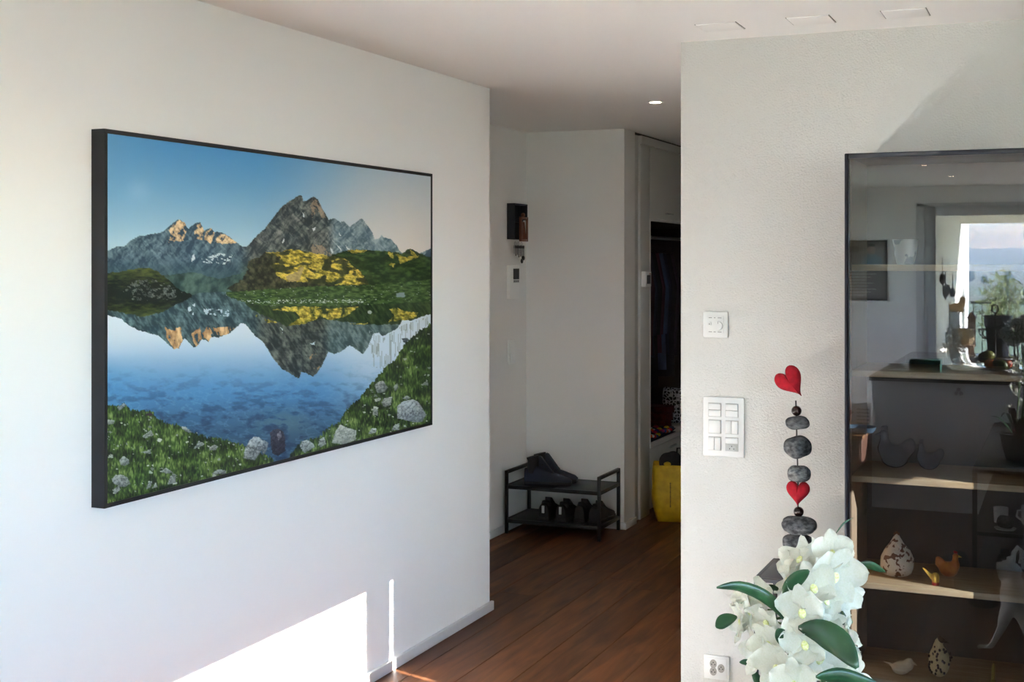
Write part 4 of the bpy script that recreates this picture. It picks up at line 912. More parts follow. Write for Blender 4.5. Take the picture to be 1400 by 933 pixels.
MB().box(f0+.002, f0+.006, (fy0+fy1)/2+.008, fy1-.014, g0+.03, g1-.02).build('mirror', mat('pale_card', (196, 192, 186), .5), t)
MB().tube([(f0+.008, (fy0+fy1)/2-.005, g0+.014), (f0+.008, (fy0+fy1)/2-.005, g1-.03)], [.018, .008], 10).build('ornament', KBR, t, smooth=40)
MB().ell((f0+.004, (fy0+fy1)/2, g1+.012), (.012, .014, .014), nu=12, nv=8).build('knob', KBR, t, smooth=50)
for i in range(3):
    t2 = thing('key_ring', ['bunch of dark keys hanging left under the key box', 'bunch of dark keys hanging in the middle under the key box', 'bunch with round fobs hanging right under the key box'][i], 'keys', (XN+.03, p0.y+kw*(.28+.24*i), p1.z-.012), group='keys under the key box')
    MB().tube([(.0, .012*math.cos(q), -.014+.012*math.sin(q)) for q in [2*PI*k/12 for k in range(13)]], .0014, 6).build('ring', STEEL, t2, smooth=50)
    for k in range(3):
        y = (-.014, .0, .015)[k]; L_ = (.05, .066, .058)[k]+.012*i
        kk = MB().ell((.004*k, y, -.034), (.003, .011, .012), nu=12, nv=8)
        kk.box(.004*k-.0015, .004*k+.0015, y-.0035, y+.0035, -.034-L_*.8, -.034)
        kk.build('key', mat('dark_key_metal', (46, 46, 52), .4, metal=.5) if k else STEEL, t2, smooth=40)
    if i == 2:
        for (y, z) in ((.012, -.10), (-.012, -.118)): MB().ell((.008, y, z), (.006, .017, .015), nu=14, nv=8).build('fob', BLACK, t2, smooth=50)
q0, q1 = at_x(692.5, 363, XN), at_x(706, 408, XN)
t = thing('door_intercom', 'white door intercom with dark screen below the key box', 'intercom', (XN, q0.y, q1.z)); iw, ih = q1.y-q0.y, q0.z-q1.z
MB().box(0, .022, 0, iw, 0, ih).build('housing', PLASTIC2, t, .004)
MB().box(.022, .0235, iw*.34, iw*.92, ih*.58, ih*.9).build('screen', mat('dark_screen', (26, 28, 32), .15), t)
MB().box(.022, .0238, iw*.34, iw*.92, ih*.48, ih*.56).build('button_bar', mat('light_grey_plastic', (176, 176, 176), .4), t, .0005)
for k in range(3): MB().box(.0232, .0246, iw*(.38+.18*k), iw*(.50+.18*k), ih*.5, ih*.54).build('button', GREYLINE, t)
q0, q1 = at_x(693.5, 465, XN), at_x(703, 497, XN)
t = thing('hall_switch', 'faint white double switch plate low on the shaded hall wall', 'light switch', (XN, q0.y, q1.z)); iw, ih = q1.y-q0.y, q0.z-q1.z
MB().box(0, .007, 0, iw, 0, ih).build('cover_plate', PLASTIC2, t, .002)
for k in range(2): MB().box(.007, .011, iw*.2, iw*.8, ih*(.1+.44*k), ih*(.46+.44*k)).build('rocker', PLASTIC2, t, .001)

# ------------------------------------------------------------------ wardrobe
WX, WD = XL, -3.05
WH = mat('white_wardrobe_laminate', (214, 213, 210), .45); WIN = mat('dark_wardrobe_inside', (64, 60, 60), .7)  # inside coloured dark to stand in for its unlit depth
WY0, WY1 = YW+.004, 9.9
t = thing('built_in_wardrobe', 'white built-in hall wardrobe with an open dark clothes compartment', 'wardrobe', (0, WY0, 0))
def wb(name, m_, *b, bev=.0015, par=None):
    return MB().box(b[0], b[1], b[2]-WY0, b[3]-WY0, b[4], b[5]).build(name, m_, par or t, bev)
OY0, OY1, OZ0, OZ1 = 7.942, 9.84, .445, 1.862
wb('filler_strip', WH, WX-.03, WX-.012, WY0, 7.728, 0, 2.386)
wb('side_panel', WH, WX-.02, WX, 7.731, OY0-.012, .0, 2.336)
wb('side_panel', WH, WD, WX-.03, 7.80, OY0-.006, .0, 2.336)
wb('edge_strip', TRIM, WX-.02, WX+.004, OY0-.0115, OY0, OZ0-.01, OZ1+.014)
wb('edge_strip', TRIM, WX-.02, WX+.004, OY0, OY1, OZ1, OZ1+.014)
wb('frieze', WH, WX-.02, WX+.012, 7.731, WY1, 2.338, 2.386)
wb('shadow_gap', BLACK, WX-.02, WX-.006, 7.64, WY1, 2.387, 2.3995, bev=0)  # black strip painted for the shade in the gap under the ceiling
for (a, b) in ((OY0, 8.88), (8.884, WY1)):
    d_ = wb('door', WH, WX-.02, WX, a, b, OZ1+.016, 2.336)
    wb('handle', STEEL, WX+.018, WX+.028, a+.28, a+.44, OZ1+.05, OZ1+.06, par=d_)
for (a, b) in ((OY0-.011, 8.86), (8.864, WY1)):
    d_ = wb('drawer', WH, WX-.02, WX, a, b, .045, OZ0-.034)
    wb('handle', STEEL, WX+.018, WX+.030, a+.36, a+.52, OZ0-.075, OZ0-.062, par=d_)
wb('plinth', WH, WX-.06, WX-.045, 7.731, WY1, 0, .044)
wb('compartment_floor', WH, WD, WX+.004, OY0, OY1, OZ0-.03, OZ0)
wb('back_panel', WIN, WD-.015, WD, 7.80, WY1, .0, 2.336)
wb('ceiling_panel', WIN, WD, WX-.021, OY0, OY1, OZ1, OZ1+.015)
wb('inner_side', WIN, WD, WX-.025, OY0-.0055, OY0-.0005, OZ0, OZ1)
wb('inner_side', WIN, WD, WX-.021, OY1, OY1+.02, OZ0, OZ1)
MB().tube([(-2.73, OY0-WY0, 1.775), (-2.73, OY1-WY0, 1.775)], .013, 14).build('clothes_rail', STEEL, t, smooth=40)
gc = [(30, 32, 46), (38, 30, 48), (58, 24, 40), (34, 40, 60), (24, 24, 30), (66, 34, 52), (60, 70, 100), (28, 34, 54), (30, 28, 36), (44, 34, 50)]
gl = ['dark navy coat hanging first in the open wardrobe', 'dark violet jacket hanging second on the wardrobe rail', 'dark wine-red jacket hanging third on the wardrobe rail', 'slate blue jacket hanging fourth on the wardrobe rail', 'near-black coat hanging fifth on the wardrobe rail', 'plum jacket hanging sixth on the wardrobe rail', 'lighter blue shirt hanging seventh on the wardrobe rail', 'navy jacket hanging eighth on the wardrobe rail', 'charcoal coat hanging ninth on the wardrobe rail', 'dull purple jacket hanging last on the wardrobe rail']
for i in range(10):
    y = 8.02+i*.085; L_ = [.86, .74, .70, .72, .92, .70, .82, .72, .88, .74][i]
    t2 = thing('hanging_garment', gl[i], 'garment', (-2.73, y, 1.775), random.uniform(-.12, .12), 'clothes on the wardrobe rail')
    cm = mat('garment_cloth_%d' % i, gc[i], .85, tuple(int(c*.75) for c in gc[i]), 12, (1, 1, .3), bump=.4, bscale=40)
    g2 = MB(); n = 14
    def fn(a, s, L_=L_, i=i):
        q = 2*PI*a; hw = .05+.145*min(1, s*6)**.7+.02*s; th_ = .018+.012*s
        return Vector((hw*math.cos(q)+.008*math.sin(9*q+i)*s, th_*math.sin(q)*(1+.35*math.sin(7*q+i)), -.085-L_*s))
    g2.grid(fn, 28, 14); g2.build('body', cm, t2, smooth=60)
    for sg in (-1, 1): MB().tube([(sg*.15, 0, -.12), (sg*.2, .01, -.35), (sg*.19, .005, -.66)], [.045, .04, .034], 12, True, .45).build('sleeve', cm, t2, smooth=60)
    MB().tube([(0, 0, -.015), (.008, 0, .012), (0, 0, .018), (-.012, 0, .008), (0, 0, -.02), (0, 0, -.06), (.17, 0, -.105), (-.17, 0, -.105), (0, 0, -.06)], .003, 6).build('hanger', BLACK, t2, smooth=50)
# bottom of the compartment
HEX = bpy.data.materials.new('hexagon_print'); HEX.use_nodes = True
N = HEX.node_tree.nodes; Lk = HEX.node_tree.links
vo = N.new('ShaderNodeTexVoronoi'); vo.feature = 'DISTANCE_TO_EDGE'; vo.inputs['Scale'].default_value = 42; vo.inputs['Randomness'].default_value = .6
tc = N.new('ShaderNodeTexCoord'); Lk.new(tc.outputs['Object'], vo.inputs['Vector'])
cr = N.new('ShaderNodeValToRGB'); cr.color_ramp.elements[0].position = .08; cr.color_ramp.elements[0].color = (*lin((190, 190, 196)), 1); cr.color_ramp.elements[1].position = .12; cr.color_ramp.elements[1].color = (*lin((30, 30, 36)), 1)
Lk.new(vo.outputs['Distance'], cr.inputs[0]); Lk.new(cr.outputs[0], N['Principled BSDF'].inputs['Base Color'])
def tote(name, label, cat, loc, rz, w_, d_, h_, m_, hm, handles=True, bulge=.02):
    t = thing(name, label, cat, loc, rz)
    def fn(a, s):
        q = a*4; k = int(q) % 4; f = q-int(q) if q < 4 else 0
        cs = [(-1, -1), (1, -1), (1, 1), (-1, 1)]; c0, c1 = cs[k], cs[(k+1) % 4]
        x, y = c0[0]+(c1[0]-c0[0])*f, c0[1]+(c1[1]-c0[1])*f
        g_ = .84+.16*min(1, s*2.2)**.6; bl = bulge*math.sin(PI*s)*math.cos(PI*(f-.5))
        ex = (x*w_/2)*g_+(bl if k == 1 else -bl if k == 3 else 0); ey = (y*d_/2)*(.9+.1*s)+(bl if k == 2 else -bl if k == 0 else 0)
        return Vector((ex+.004*math.sin(17*a+9*s), ey+.004*math.cos(23*a+7*s), h_*s*(1+.015*math.sin(6*PI*a)*s)))
    mb = MB().grid(fn, 40, 12)
    o = mb.build('body', m_, t, smooth=50); so = o.modifiers.new('thickness', 'SOLIDIFY'); so.thickness = .002
    MB().box(-w_*.41, w_*.41, -d_*.44, d_*.44, .001, .004).build('base', m_, t)
    if handles:
        for s_ in (-1, 1):
            MB().tube([(-w_*.22, s_*d_*.5, h_*.9), (-w_*.2, s_*d_*.42, h_*1.1), (0, s_*d_*.36, h_*1.16), (w_*.2, s_*d_*.42, h_*1.1), (w_*.22, s_*d_*.5, h_*.9)], .010, 8, True, .3).build('handle', hm, t, smooth=50)
    return t
p = at_x(916, 575, -2.62); tote('hexagon_bag', 'dark bag with white hexagon pattern inside the open wardrobe', 'bag', (-2.60, p.y+.13, OZ0), .2, .20, .14, .24, HEX, BLACK, False, .01)
WINE = mat('dark_red_wool', (86, 20, 28), .9, (60, 12, 20), 30, bump=.4, bscale=150)
for k in range(3):
    p = at_x(899+2*k, 570, -2.66)
    z = OZ0+.045*k
    tag(MB().grid(lambda a, s: Vector(((.15*math.cos(2*PI*a))*(1 if abs(math.cos(2*PI*a)) < 2 else 1), .10*math.sin(2*PI*a)*(.95+.05*math.cos(PI*s)), .045*s)), 28, 3).box(-.12, .12, -.075, .075, .002, .043).build('folded_jumper', WINE, None, smooth=50, loc=(-2.72, p.y+.03, z)), ['dark red folded jumper at the bottom of the wardrobe pile', 'dark red folded jumper in the middle of the wardrobe pile', 'dark red folded jumper on top of the wardrobe pile'][k], 'jumper', 'folded jumpers in the wardrobe')
CC = [(180, 30, 34), (30, 40, 110), (210, 190, 60), (220, 220, 220), (150, 24, 60), (40, 60, 90), (200, 90, 40), (28, 28, 40)]
bl = thing('patchwork_blanket', 'multicoloured crocheted blanket lying on the wardrobe compartment floor', 'blanket', (-2.535, 7.96, OZ0))
MB().grid(lambda a, s: Vector((-.075+.15*a, .0+.62*s, .014+.008*math.sin(14*s)+.006*math.sin(9*a))), 8, 30).grid(lambda a, s: Vector((-.075+.15*a, .0+.62*s, .001)), 8, 30).build('ground_cloth', mat('dark_blue_wool', (34, 34, 60), .9), bl, smooth=60)
for i in range(4):
    for j in range(13):
        c = CC[(i*3+j*5) % 8]; MB().ell((-.056+.037*i, .03+.046*j, .026+.008*math.sin(14*(.03+.046*j)/.62)), (.019, .022, .011), nu=8, nv=6).build('crochet_square', mat('wool_%d' % ((i*3+j*5) % 8), c, .9), bl, smooth=60)
# thermostat box on the wardrobe side
q0, q1 = at_x(879, 371.5, WX+.03), at_x(892, 392, WX+.03)
t = thing('display_thermostat', 'small white box with dark display on the wardrobe side', 'thermostat', (WX, 7.752, q1.z)); iw, ih = .115, q0.z-q1.z
MB().box(.0005, .03, 0, iw, 0, ih).build('housing', PLASTIC2, t, .004)
MB().box(.03, .0315, iw*.2, iw*.82, ih*.2, ih*.76).build('screen', mat('dark_screen', (26, 28, 32), .15), t)
MB().box(.03, .0313, iw*.66, iw*.84, ih*.82, ih*.88).build('red_mark', REDL, t)
# yellow bag
YB_ = mat('yellow_woven_plastic', (222, 186, 30), .5, (204, 164, 20), 25, bump=.3, bscale=60)
bagp = (-2.195, 7.84, 0)
t = tote('yellow_bag', 'yellow shopping bag with dark clothes on the hall floor', 'bag', bagp, .28, .38, .18, .345, YB_, YB_, False, .015)
for k in range(16):
    MB().box(-.090, -.083, -.1065, -.1055, .095+k*.0095, .095+k*.0095+(.006 if k % 3 else .0075)).build('print_letter', mat('bag_print', (96, 78, 20), .6), t)
dk = mat('dark_folded_cloth', (30, 30, 34), .9, (44, 42, 46), 14, bump=.4, bscale=60)
o = thing('folded_coat', 'dark coat stuffed into the yellow bag', 'garment', bagp, .28)
fm = MB()
for k in range(7): fm.ell((-.11+.037*k, .01*math.sin(k*2.1), .34+.035*math.sin(k*1.7+.5)), (.05, .05, .06), (0, .3*k, 0), 14, 10)
fuse(fm.build('cloth', dk, o, smooth=60), .012)
MB().tube([(-.05, -.04, .37), (-.045, -.045, .45), (.03, -.05, .455), (.04, -.045, .38)], .009, 8, True, .4).build('strap', dk, o, smooth=50)
MB().ell((-.105, -.055, .352), (.022, .016, .014), nu=12, nv=8).build('yellow_trim', YB_, o, smooth=50)

# ------------------------------------------------------------------ kitchen side behind the camera, seen in the cabinet glass
IX0, IX1, IY0, IY1, IZ = -1.185, 1.0, -2.76, -.36, .83
ISL = mat('light_grey_front', (224, 225, 227), .6)
t = thing('kitchen_island', 'light grey kitchen island mirrored in the cabinet glass', 'kitchen island', (IX0, IY0, 0))
MB().box(0, IX1-IX0, 0, IY1-IY0, .0, IZ).build('body', ISL, t, .003)
for k in range(4): MB().box(IX1-IX0+.0005, IX1-IX0+.02, .02+k*.595, .02+(k+1)*.595-.004, .08, IZ-.02).build('door', ISL, t, .002)
tag(MB().box(IX0-.01, IX1+.02, IY0-.04, -.305, IZ+.0005, .86).build('worktop', mat('dark_polished_stone', (34, 30, 30), .06, (52, 44, 42), 60, spec=.6), None, .002), 'dark polished stone worktop lying on the grey kitchen island', 'worktop')
p = mirrored(1311.5, 535.5, IY1); t = thing('island_socket', 'white socket on the grey front of the kitchen island', 'socket', (p.x, IY1, p.z))
MB().box(-.042, .042, 0, .008, -.042, .042).build('cover_plate', PLASTIC, t, .003)
for k in range(3):
    q = PI/2+2*PI*k/3; s_ = MB().lathe([(.013, 0), (.013, .001)], 16).build('socket_face', mat('socket_grey', (150, 146, 140), .5), t, smooth=30)
    s_.rotation_euler = (-PI/2, 0, 0); s_.location = (.016*math.cos(q), .008, .016*math.sin(q))
p = mirrored_z(1265, 508, .86)
t = thing('green_box', 'flat dark green box lying on the kitchen worktop', 'box', (p.x, p.y-.07, .86))
GRB = mat('dark_green_card', (20, 92, 78), .5)
MB().box(-.10, .10, -.07, .07, .0005, .055).build('tray', GRB, t, .003); MB().box(-.103, .103, -.073, .073, .0555, .078).build('lid', GRB, t, .003)
p = mirrored_z(1232, 506, .86); t = thing('paper_sheet', 'white paper sheets lying on the worktop edge', 'paper', (p.x, p.y-.06, .86), .3)
MB().box(-.06, .06, -.08, .08, .0005, .002).build('sheet', PLASTIC, t); MB().box(-.05, .07, -.07, .09, .0025, .004).build('sheet', PLASTIC, t)
p = mirrored_z(1243, 505, .86); t = thing('ball_pen', 'white ball pen beside the green box', 'pen', (p.x+.01, p.y-.04, .866), .9)
MB().tube([(-.07, 0, 0), (.06, 0, 0)], .005, 10).build('barrel', PLASTIC, t, smooth=40); MB().tube([(.0602, 0, 0), (.072, 0, 0)], [.0045, .001], 10).build('tip', STEEL, t, smooth=40)
# fruit stand
p = mirrored_z(1361, 511, .86); fs_ = p
t = thing('fruit_stand', 'black wire two-tier fruit stand with ring handle on the worktop', 'fruit stand', p)
pz = 8.55/FPX
ztop = mirrored(1361, 416, p.y).z-.86
MB().tube([(0, 0, .005), (0, 0, ztop-.05)], .006, 10).build('rod', BLACK, t, smooth=40)
MB().tube([(.021*math.cos(q), 0, ztop-.03+.027*math.sin(q)) for q in [2*PI*k/20 for k in range(21)]], .005, 8).build('ring_handle', BLACK, t, smooth=50)
def basket(z, r, h_):
    o = MB().tube([(r*math.cos(q), r*math.sin(q), z+h_) for q in [2*PI*k/32 for k in range(33)]], .004, 6)
    o.tube([(r*.7*math.cos(q), r*.7*math.sin(q), z) for q in [2*PI*k/32 for k in range(33)]], .004, 6)
    for k in range(14):
        q = 2*PI*k/14; o.tube([(0, 0, z), (r*.7*math.cos(q), r*.7*math.sin(q), z), (r*.95*math.cos(q+.2), r*.95*math.sin(q+.2), z+h_*.5), (r*math.cos(q), r*math.sin(q), z+h_)], .003, 5)
    o.build('basket', BLACK, t, smooth=50)
basket(.03, .125, .075); basket(.235, .105, .06)
for k in range(4):
    q = PI/4+k*PI/2; MB().tube([(.09*math.cos(q), .09*math.sin(q), .03), (.115*math.cos(q), .115*math.sin(q), .006)], [.005, .009], 8).build('foot', BLACK, t, smooth=50)
def fruit(name, label, dx, dy, z, r, col, col2, rot=(0, 0, 0), cat='fruit'):
    tt_ = thing(name, label, cat, (fs_.x+dx, fs_.y+dy, .86+z), 0, 'fruit in the stand')
    MB().ell((0, 0, 0), r, rot, 20, 14, .06, int(dx*1000)).build('flesh', mat('skin_%d_%d_%d' % col, col, .4, col2, 14), tt_, smooth=60)
    MB().tube([(0, 0, r[2]*.93), (.003, 0, r[2]+.012)], [.003, .002], 6).build('stalk', mat('stalk_brown', (70, 52, 34), .7), tt_, smooth=50)
fruit('mango', 'large olive green mango on top of the lower basket', -.055, .03, .115, (.058, .042, .038), (92, 104, 46), (120, 110, 50), (0, -.35, 0))
fruit('orange', 'orange lying below the green mango', -.03, .05, .07, (.036, .036, .035), (206, 112, 40), (190, 96, 30))
fruit('apple', 'red apple lying right in the lower basket', .07, .03, .072, (.037, .037, .034), (150, 44, 36), (170, 100, 50))
fruit('avocado', 'dark green avocado at the front of the lower basket', .035, .075, .07, (.05, .034, .034), (70, 84, 36), (54, 66, 30), (0, .4, .2))
fruit('lemon', 'yellow lemon lying at the back of the lower basket', .01, -.06, .07, (.04, .03, .03), (206, 178, 60), (190, 160, 40))
t = thing('star_ornament', 'black star-shaped ornament lying in the upper basket', 'ornament', (fs_.x+.045, fs_.y, .86+.24))
MB().prism([((.055 if k % 2 == 0 else .026)*math.cos(PI*k/5+.3), .06+(.055 if k % 2 == 0 else .026)*math.sin(PI*k/5+.3)) for k in range(10)], -.012, .012).build('star', BLACK, t, .003)
t = thing('silver_ball', 'silver grey ball lying at the right of the upper basket', 'ornament', (fs_.x+.115, fs_.y-.12, .86))
MB().lathe([(.03, 0), (.032, .004), (.007, .01), (.006, .18)], 18).build('stand', BLACK, t, smooth=40); MB().ell((0, 0, .225), (.05, .05, .05), nu=24, nv=16).build('ball', mat('silver_paint', (170, 176, 184), .3, metal=.4), t, smooth=60)
p = mirrored_z(1365, 494, .86)
t = thing('worktop_bucket', 'dark tapered bucket with grey rim behind the fruit stand', 'bucket', (p.x, p.y, .86))
zt_ = mirrored(1365, 446, p.y).z-.86; zt2 = mirrored(1365, 431, p.y).z-.86
MB().lathe([(.062, 0), (.068, .006), (.092, zt_), (.088, zt_), (.06, .012), (.001, .012)], 32).build('pail', mat('dark_slate_enamel', (44, 48, 56), .4), t, smooth=40)
MB().lathe([(.094, zt_-.002), (.097, zt_+.002), (.102, zt2), (.098, zt2), (.09, zt_)], 32).build('rim', mat('grey_enamel', (88, 92, 98), .4), t, smooth=40)
# wooden sideboard left of the island
t = thing('low_sideboard', 'low brown wooden sideboard mirrored at the cabinet left edge', 'sideboard', (-1.95, -.1, 0))
OKB = mat('brown_sideboard_wood', (104, 66, 44), .5, (84, 50, 34), 5, (2, 14, 14))
MB().box(0, .80, 0, .45, .08, .53).build('body', OKB, t, .003); MB().box(-.008, .808, -.005, .458, .531, .553).build('top_board', mat('light_sideboard_top', (150, 112, 76), .4, (128, 92, 60), 5, (2, 14, 14)), t, .002)
for k in range(2): MB().box(.01+.395*k, .395+.395*k, .4505, .462, .1, .51).build('door', OKB, t, .002)
for (x, y) in ((.04, .04), (.76, .04), (.04, .41), (.76, .41)): MB().tube([(x, y, .08), (x, y, 0)], [.02, .014], 12).build('leg', BLACK, t, smooth=40)
p = mirrored(1181, 590, .22); t = thing('glass_dish', 'blue-grey glass dish standing on the brown sideboard', 'dish', (p.x-.02, .22, .5535))
MB().lathe([(.06, 0), (.085, .008), (.105, .04), (.1, .04), (.08, .012), (.001, .008)], 32).build('bowl', mat('blue_grey_glass', (92, 118, 140), .08, spec=.8), t, smooth=40)
p0, p1 = mirrored(1158, 546, .0), mirrored(1200, 573, .0)
t = thing('table_calendar', 'white card calendar with dark red animal picture on the sideboard', 'calendar', (-1.29, .0, .5535))
cw_ = .30
MB().box(-cw_/2, cw_/2, 0, .006, .0005, .165).build('card', PLASTIC, t)
MB().prism([(-.05, .1), (-.03, .115), (.0, .105), (.03, .115), (.045, .1), (.02, .08), (.012, .05), (0, .045), (-.012, .08)], .0062, .0075).build('animal_print', mat('dark_red_print', (104, 44, 52), .6), t)
for k in range(5): MB().box(.06, .14, .0062, .0072, .03+.022*k, .038+.022*k).build('print_line', GREYLINE, t)
MB().box(-cw_/2, cw_/2, -.06, -.055, .0005, .1).build('stand', PLASTIC, t)
# poster and switch on the wall behind
p0, p1 = mirrored(1150, 329, YB), mirrored(1214, 411, YB)
t = thing('framed_poster', 'grey framed poster with a portrait and text mirrored in the cabinet', 'poster', ((p0.x+p1.x)/2, YB, p1.z)); pw, ph = p1.x-p0.x, p0.z-p1.z
MB().box(-pw/2, pw/2, .0005, .02, 0, ph).build('frame', mat('dark_grey_frame', (60, 60, 62), .5), t, .002)
MB().box(-pw/2+.02, pw/2-.02, .0201, .022, .02, ph-.02).build('sheet', mat('grey_poster_paper', (128, 126, 122), .6), t)
MB().ell((.08, .0225, ph*.84), (.045, .0012, .055), nu=20, nv=10).build('portrait_head', mat('poster_skin', (176, 150, 130), .6), t)
MB().prism([(-.02, ph*.6), (.2, ph*.6), (.18, ph*.72), (.12, ph*.77), (.05, ph*.77), (0, ph*.72)], .0222, .0232).build('portrait_shirt', mat('poster_shirt', (120, 140, 150), .6), t)
MB().prism([(.04, ph*.88), (.05, ph*.93), (.08, ph*.945), (.12, ph*.93), (.125, ph*.885), (.08, ph*.9)], .0238, .0246).build('portrait_hair', DARKHOLE, t)
for k in range(9): MB().box(-pw*.4, pw*(.05+.28*((k*7) % 5)/5), .0222, .023, ph*(.08+.05*k), ph*(.095+.05*k)).build('text_line', mat('poster_text', (216, 214, 208), .6), t)
MB().box(-pw*.42, -pw*.1, .0222, .023, ph*.80, ph*.9).build('title_print', DARKHOLE, t)
p = mirrored(1233, 447, YB); t = thing('wall_switch', 'faint white switch plate mirrored above the worktop', 'light switch', (p.x, YB, p.z))
MB().box(-.045, .045, .0005, .008, -.09, .09).build('cover_plate', PLASTIC2, t, .002)
for k in range(2): MB().box(-.03, .03, .0081, .012, -.07+.08*k, -.01+.08*k).build('rocker', PLASTIC2, t, .001)

# ------------------------------------------------------------------ terrace
TER = mat('terrace_slab', (200, 196, 186), .8, (184, 180, 170), 8); REND = mat('white_render', (236, 234, 224), .85, bump=.3, bscale=80)
XT = -1.32
struct(MB().box(XT-.2, 4.8, -11.45, YB-.2, -.3, -.02).build('terrace_floor', TER), 'stone terrace floor outside the glass door', 'terrace')
struct(MB().box(XT-.2, XT, -11.3, YB-.2, -.02, 2.6).build('wall_terrace_side', REND), 'white rendered side wall of the terrace, sunlit at its far end', 'wall')
struct(MB().box(XT, 4.5, -9.7, YB-.2, 2.3, 2.6).box(XT, 4.5, -9.9, -9.7, 2.11, 2.6).build('terrace_roof', REND), 'white concrete roof edge over the terrace', 'roof')
t = thing('terrace_railing', 'thin dark metal terrace railing before the valley view', 'railing', (XT, -11.38, -.02))
IRON = mat('dark_iron', (40, 42, 46), .5)
MB().box(.02, 5.8, -.02, .02, 1.02, 1.06).build('top_rail', IRON, t); MB().box(.02, 5.8, -.015, .015, .1, .13).build('bottom_rail', IRON, t)
for k in range(48): MB().box(.05+.12*k, .062+.12*k, -.006, .006, .13 if k % 12 else 0, 1.02).build('bar', IRON, t)
for i, (u, v0, v1, lab) in enumerate(((1289, 352, 390, 'long thin metal drop ornament on the terrace wall'), (1293, 371, 412, 'heart-shaped metal ornament hanging on the terrace wall'), (1302.5, 376, 407, 'short metal ornament hanging furthest out on the terrace wall'))):
    r_ = ray(u, 358); Yv = (XT+.03)*r_.y/r_.x; Y_ = 2*YG-Yv; a, b = mirrored(u, v0, Y_), mirrored(u, v1, Y_)
    t = thing('hanging_ornament', lab, 'ornament', (XT+.03, Y_, b.z), group='metal ornaments on the terrace wall'); L_ = a.z-b.z
    MB().tube([(-.03, 0, L_), (0, 0, L_), (0, 0, L_*.4)], .006, 8).build('hook', IRON, t, smooth=40)
    if i == 1:
        h1 = MB(); heart(h1, Vector((0, 0, L_*.28)), .11, L_*.55, .03, 0); h1.build('heart', IRON, t, smooth=60)
    else: MB().lathe([(.004, L_*.45), (.02, L_*.38), (.035, L_*.2), (.02, L_*.06), (.002, 0)], 16, sy=1.6).build('drop', IRON, t, smooth=50)
# terrace table with basket, boxes and cat
YT = -8.0
def mt_(u, v): return mirrored(u, v, YT)
p0, p1 = mt_(1291, 470), mt_(1333, 472); ztb = p0.z; p0.x = max(p0.x, XT+.02)
t = thing('garden_table', 'rustic brown wooden garden table on the terrace', 'table', (p0.x, YT-.25, -.02)); tw = p1.x-p0.x
GW = mat('weathered_wood', (128, 98, 72), .8, (100, 76, 56), 6, (2, 12, 12))
for k in range(5): MB().box(0, tw, .1*k, .1*k+.092, ztb-.01, ztb+.02).build('board', GW, t, .003)
for (x, y) in ((.02, .02), (tw-.06, .02), (.02, .43), (tw-.06, .43)): MB().box(x, x+.04, y, y+.04, 0, ztb-.011).build('leg', GW, t, .003)
zc = mt_(1305, 449).z
p = mt_(1303, 470); t = thing('straw_basket', 'round straw basket standing on the garden table', 'basket', (max(p.x, XT+.16), YT, ztb)); STRAW = mat('straw', (150, 128, 92), .9, (110, 90, 62), 40, (1, 1, 3), bump=.6, bscale=60)
MB().lathe([(.10, 0), (.13, .05), (.13, .12), (.11, zc-ztb-.001), (.105, zc-ztb-.004), (.001, zc-ztb-.004)], 28).build('weave', STRAW, t, smooth=50)
p0, p1 = mt_(1299, 449), mt_(1312, 427); t = thing('grey_pedestal_box', 'pale grey box on the basket carrying the cat figure', 'box', ((p0.x+p1.x)/2, YT, zc))
MB().box(-(p1.x-p0.x)/2, (p1.x-p0.x)/2, -.06, .06, 0, p1.z-zc).build('block', mat('pale_zinc', (166, 174, 180), .6), t, .004); MB().box(-(p1.x-p0.x)/2-.006, (p1.x-p0.x)/2+.006, -.066, .066, p1.z-zc-.012, p1.z-zc).build('lid', mat('pale_zinc', (166, 174, 180), .6), t, .003)
zb = p1.z
CATM = mat('light_brown_stoneware', (170, 138, 96), .7, (140, 108, 72), 14)
p = mt_(1309, 427)
t = thing('cat_figure', 'light brown cat figure crouching on the grey box', 'figurine', (p.x, YT, zb))
cm = MB().ell((-.02, 0, .055), (.085, .05, .055), (0, -.25, 0)).ell((.05, 0, .10), (.04, .04, .06), (0, .3, 0)).ell((.065, 0, .155), (.036, .034, .033)).ell((.05, .0, .02), (.035, .045, .02)).tube([(-.09, 0, .03), (-.10, .02, .08), (-.07, .02, .13)], [.016, .012, .008], 8)
for y in (-.018, .018): cm.tube([(.06, y, .175), (.062, y*1.2, .205)], [.014, .002], 8)
fuse(cm.build('body', CATM, t, smooth=60), .008)
p0, p1 = mt_(1313, 452), mt_(1323, 426); t = thing('bird_house', 'small brown wooden bird house beside the cat figure', 'bird house', (p0.x+.12, YT-.19, ztb)); bw, bh = p1.x-p0.x, p1.z-ztb
MB().box(-bw/2, bw/2, -.05, .05, 0, bh*.8).build('body', GW, t, .003); MB().prism([(-bw*.7, bh*.78), (bw*.7, bh*.78), (0, bh)], -.07, .07).build('roof', mat('brown_roof_board', (92, 66, 50), .8), t, .003)
MB().tube([(0, .0501, bh*.5), (0, .052, bh*.5)], .02, 14).build('entry_hole', DARKHOLE, t)
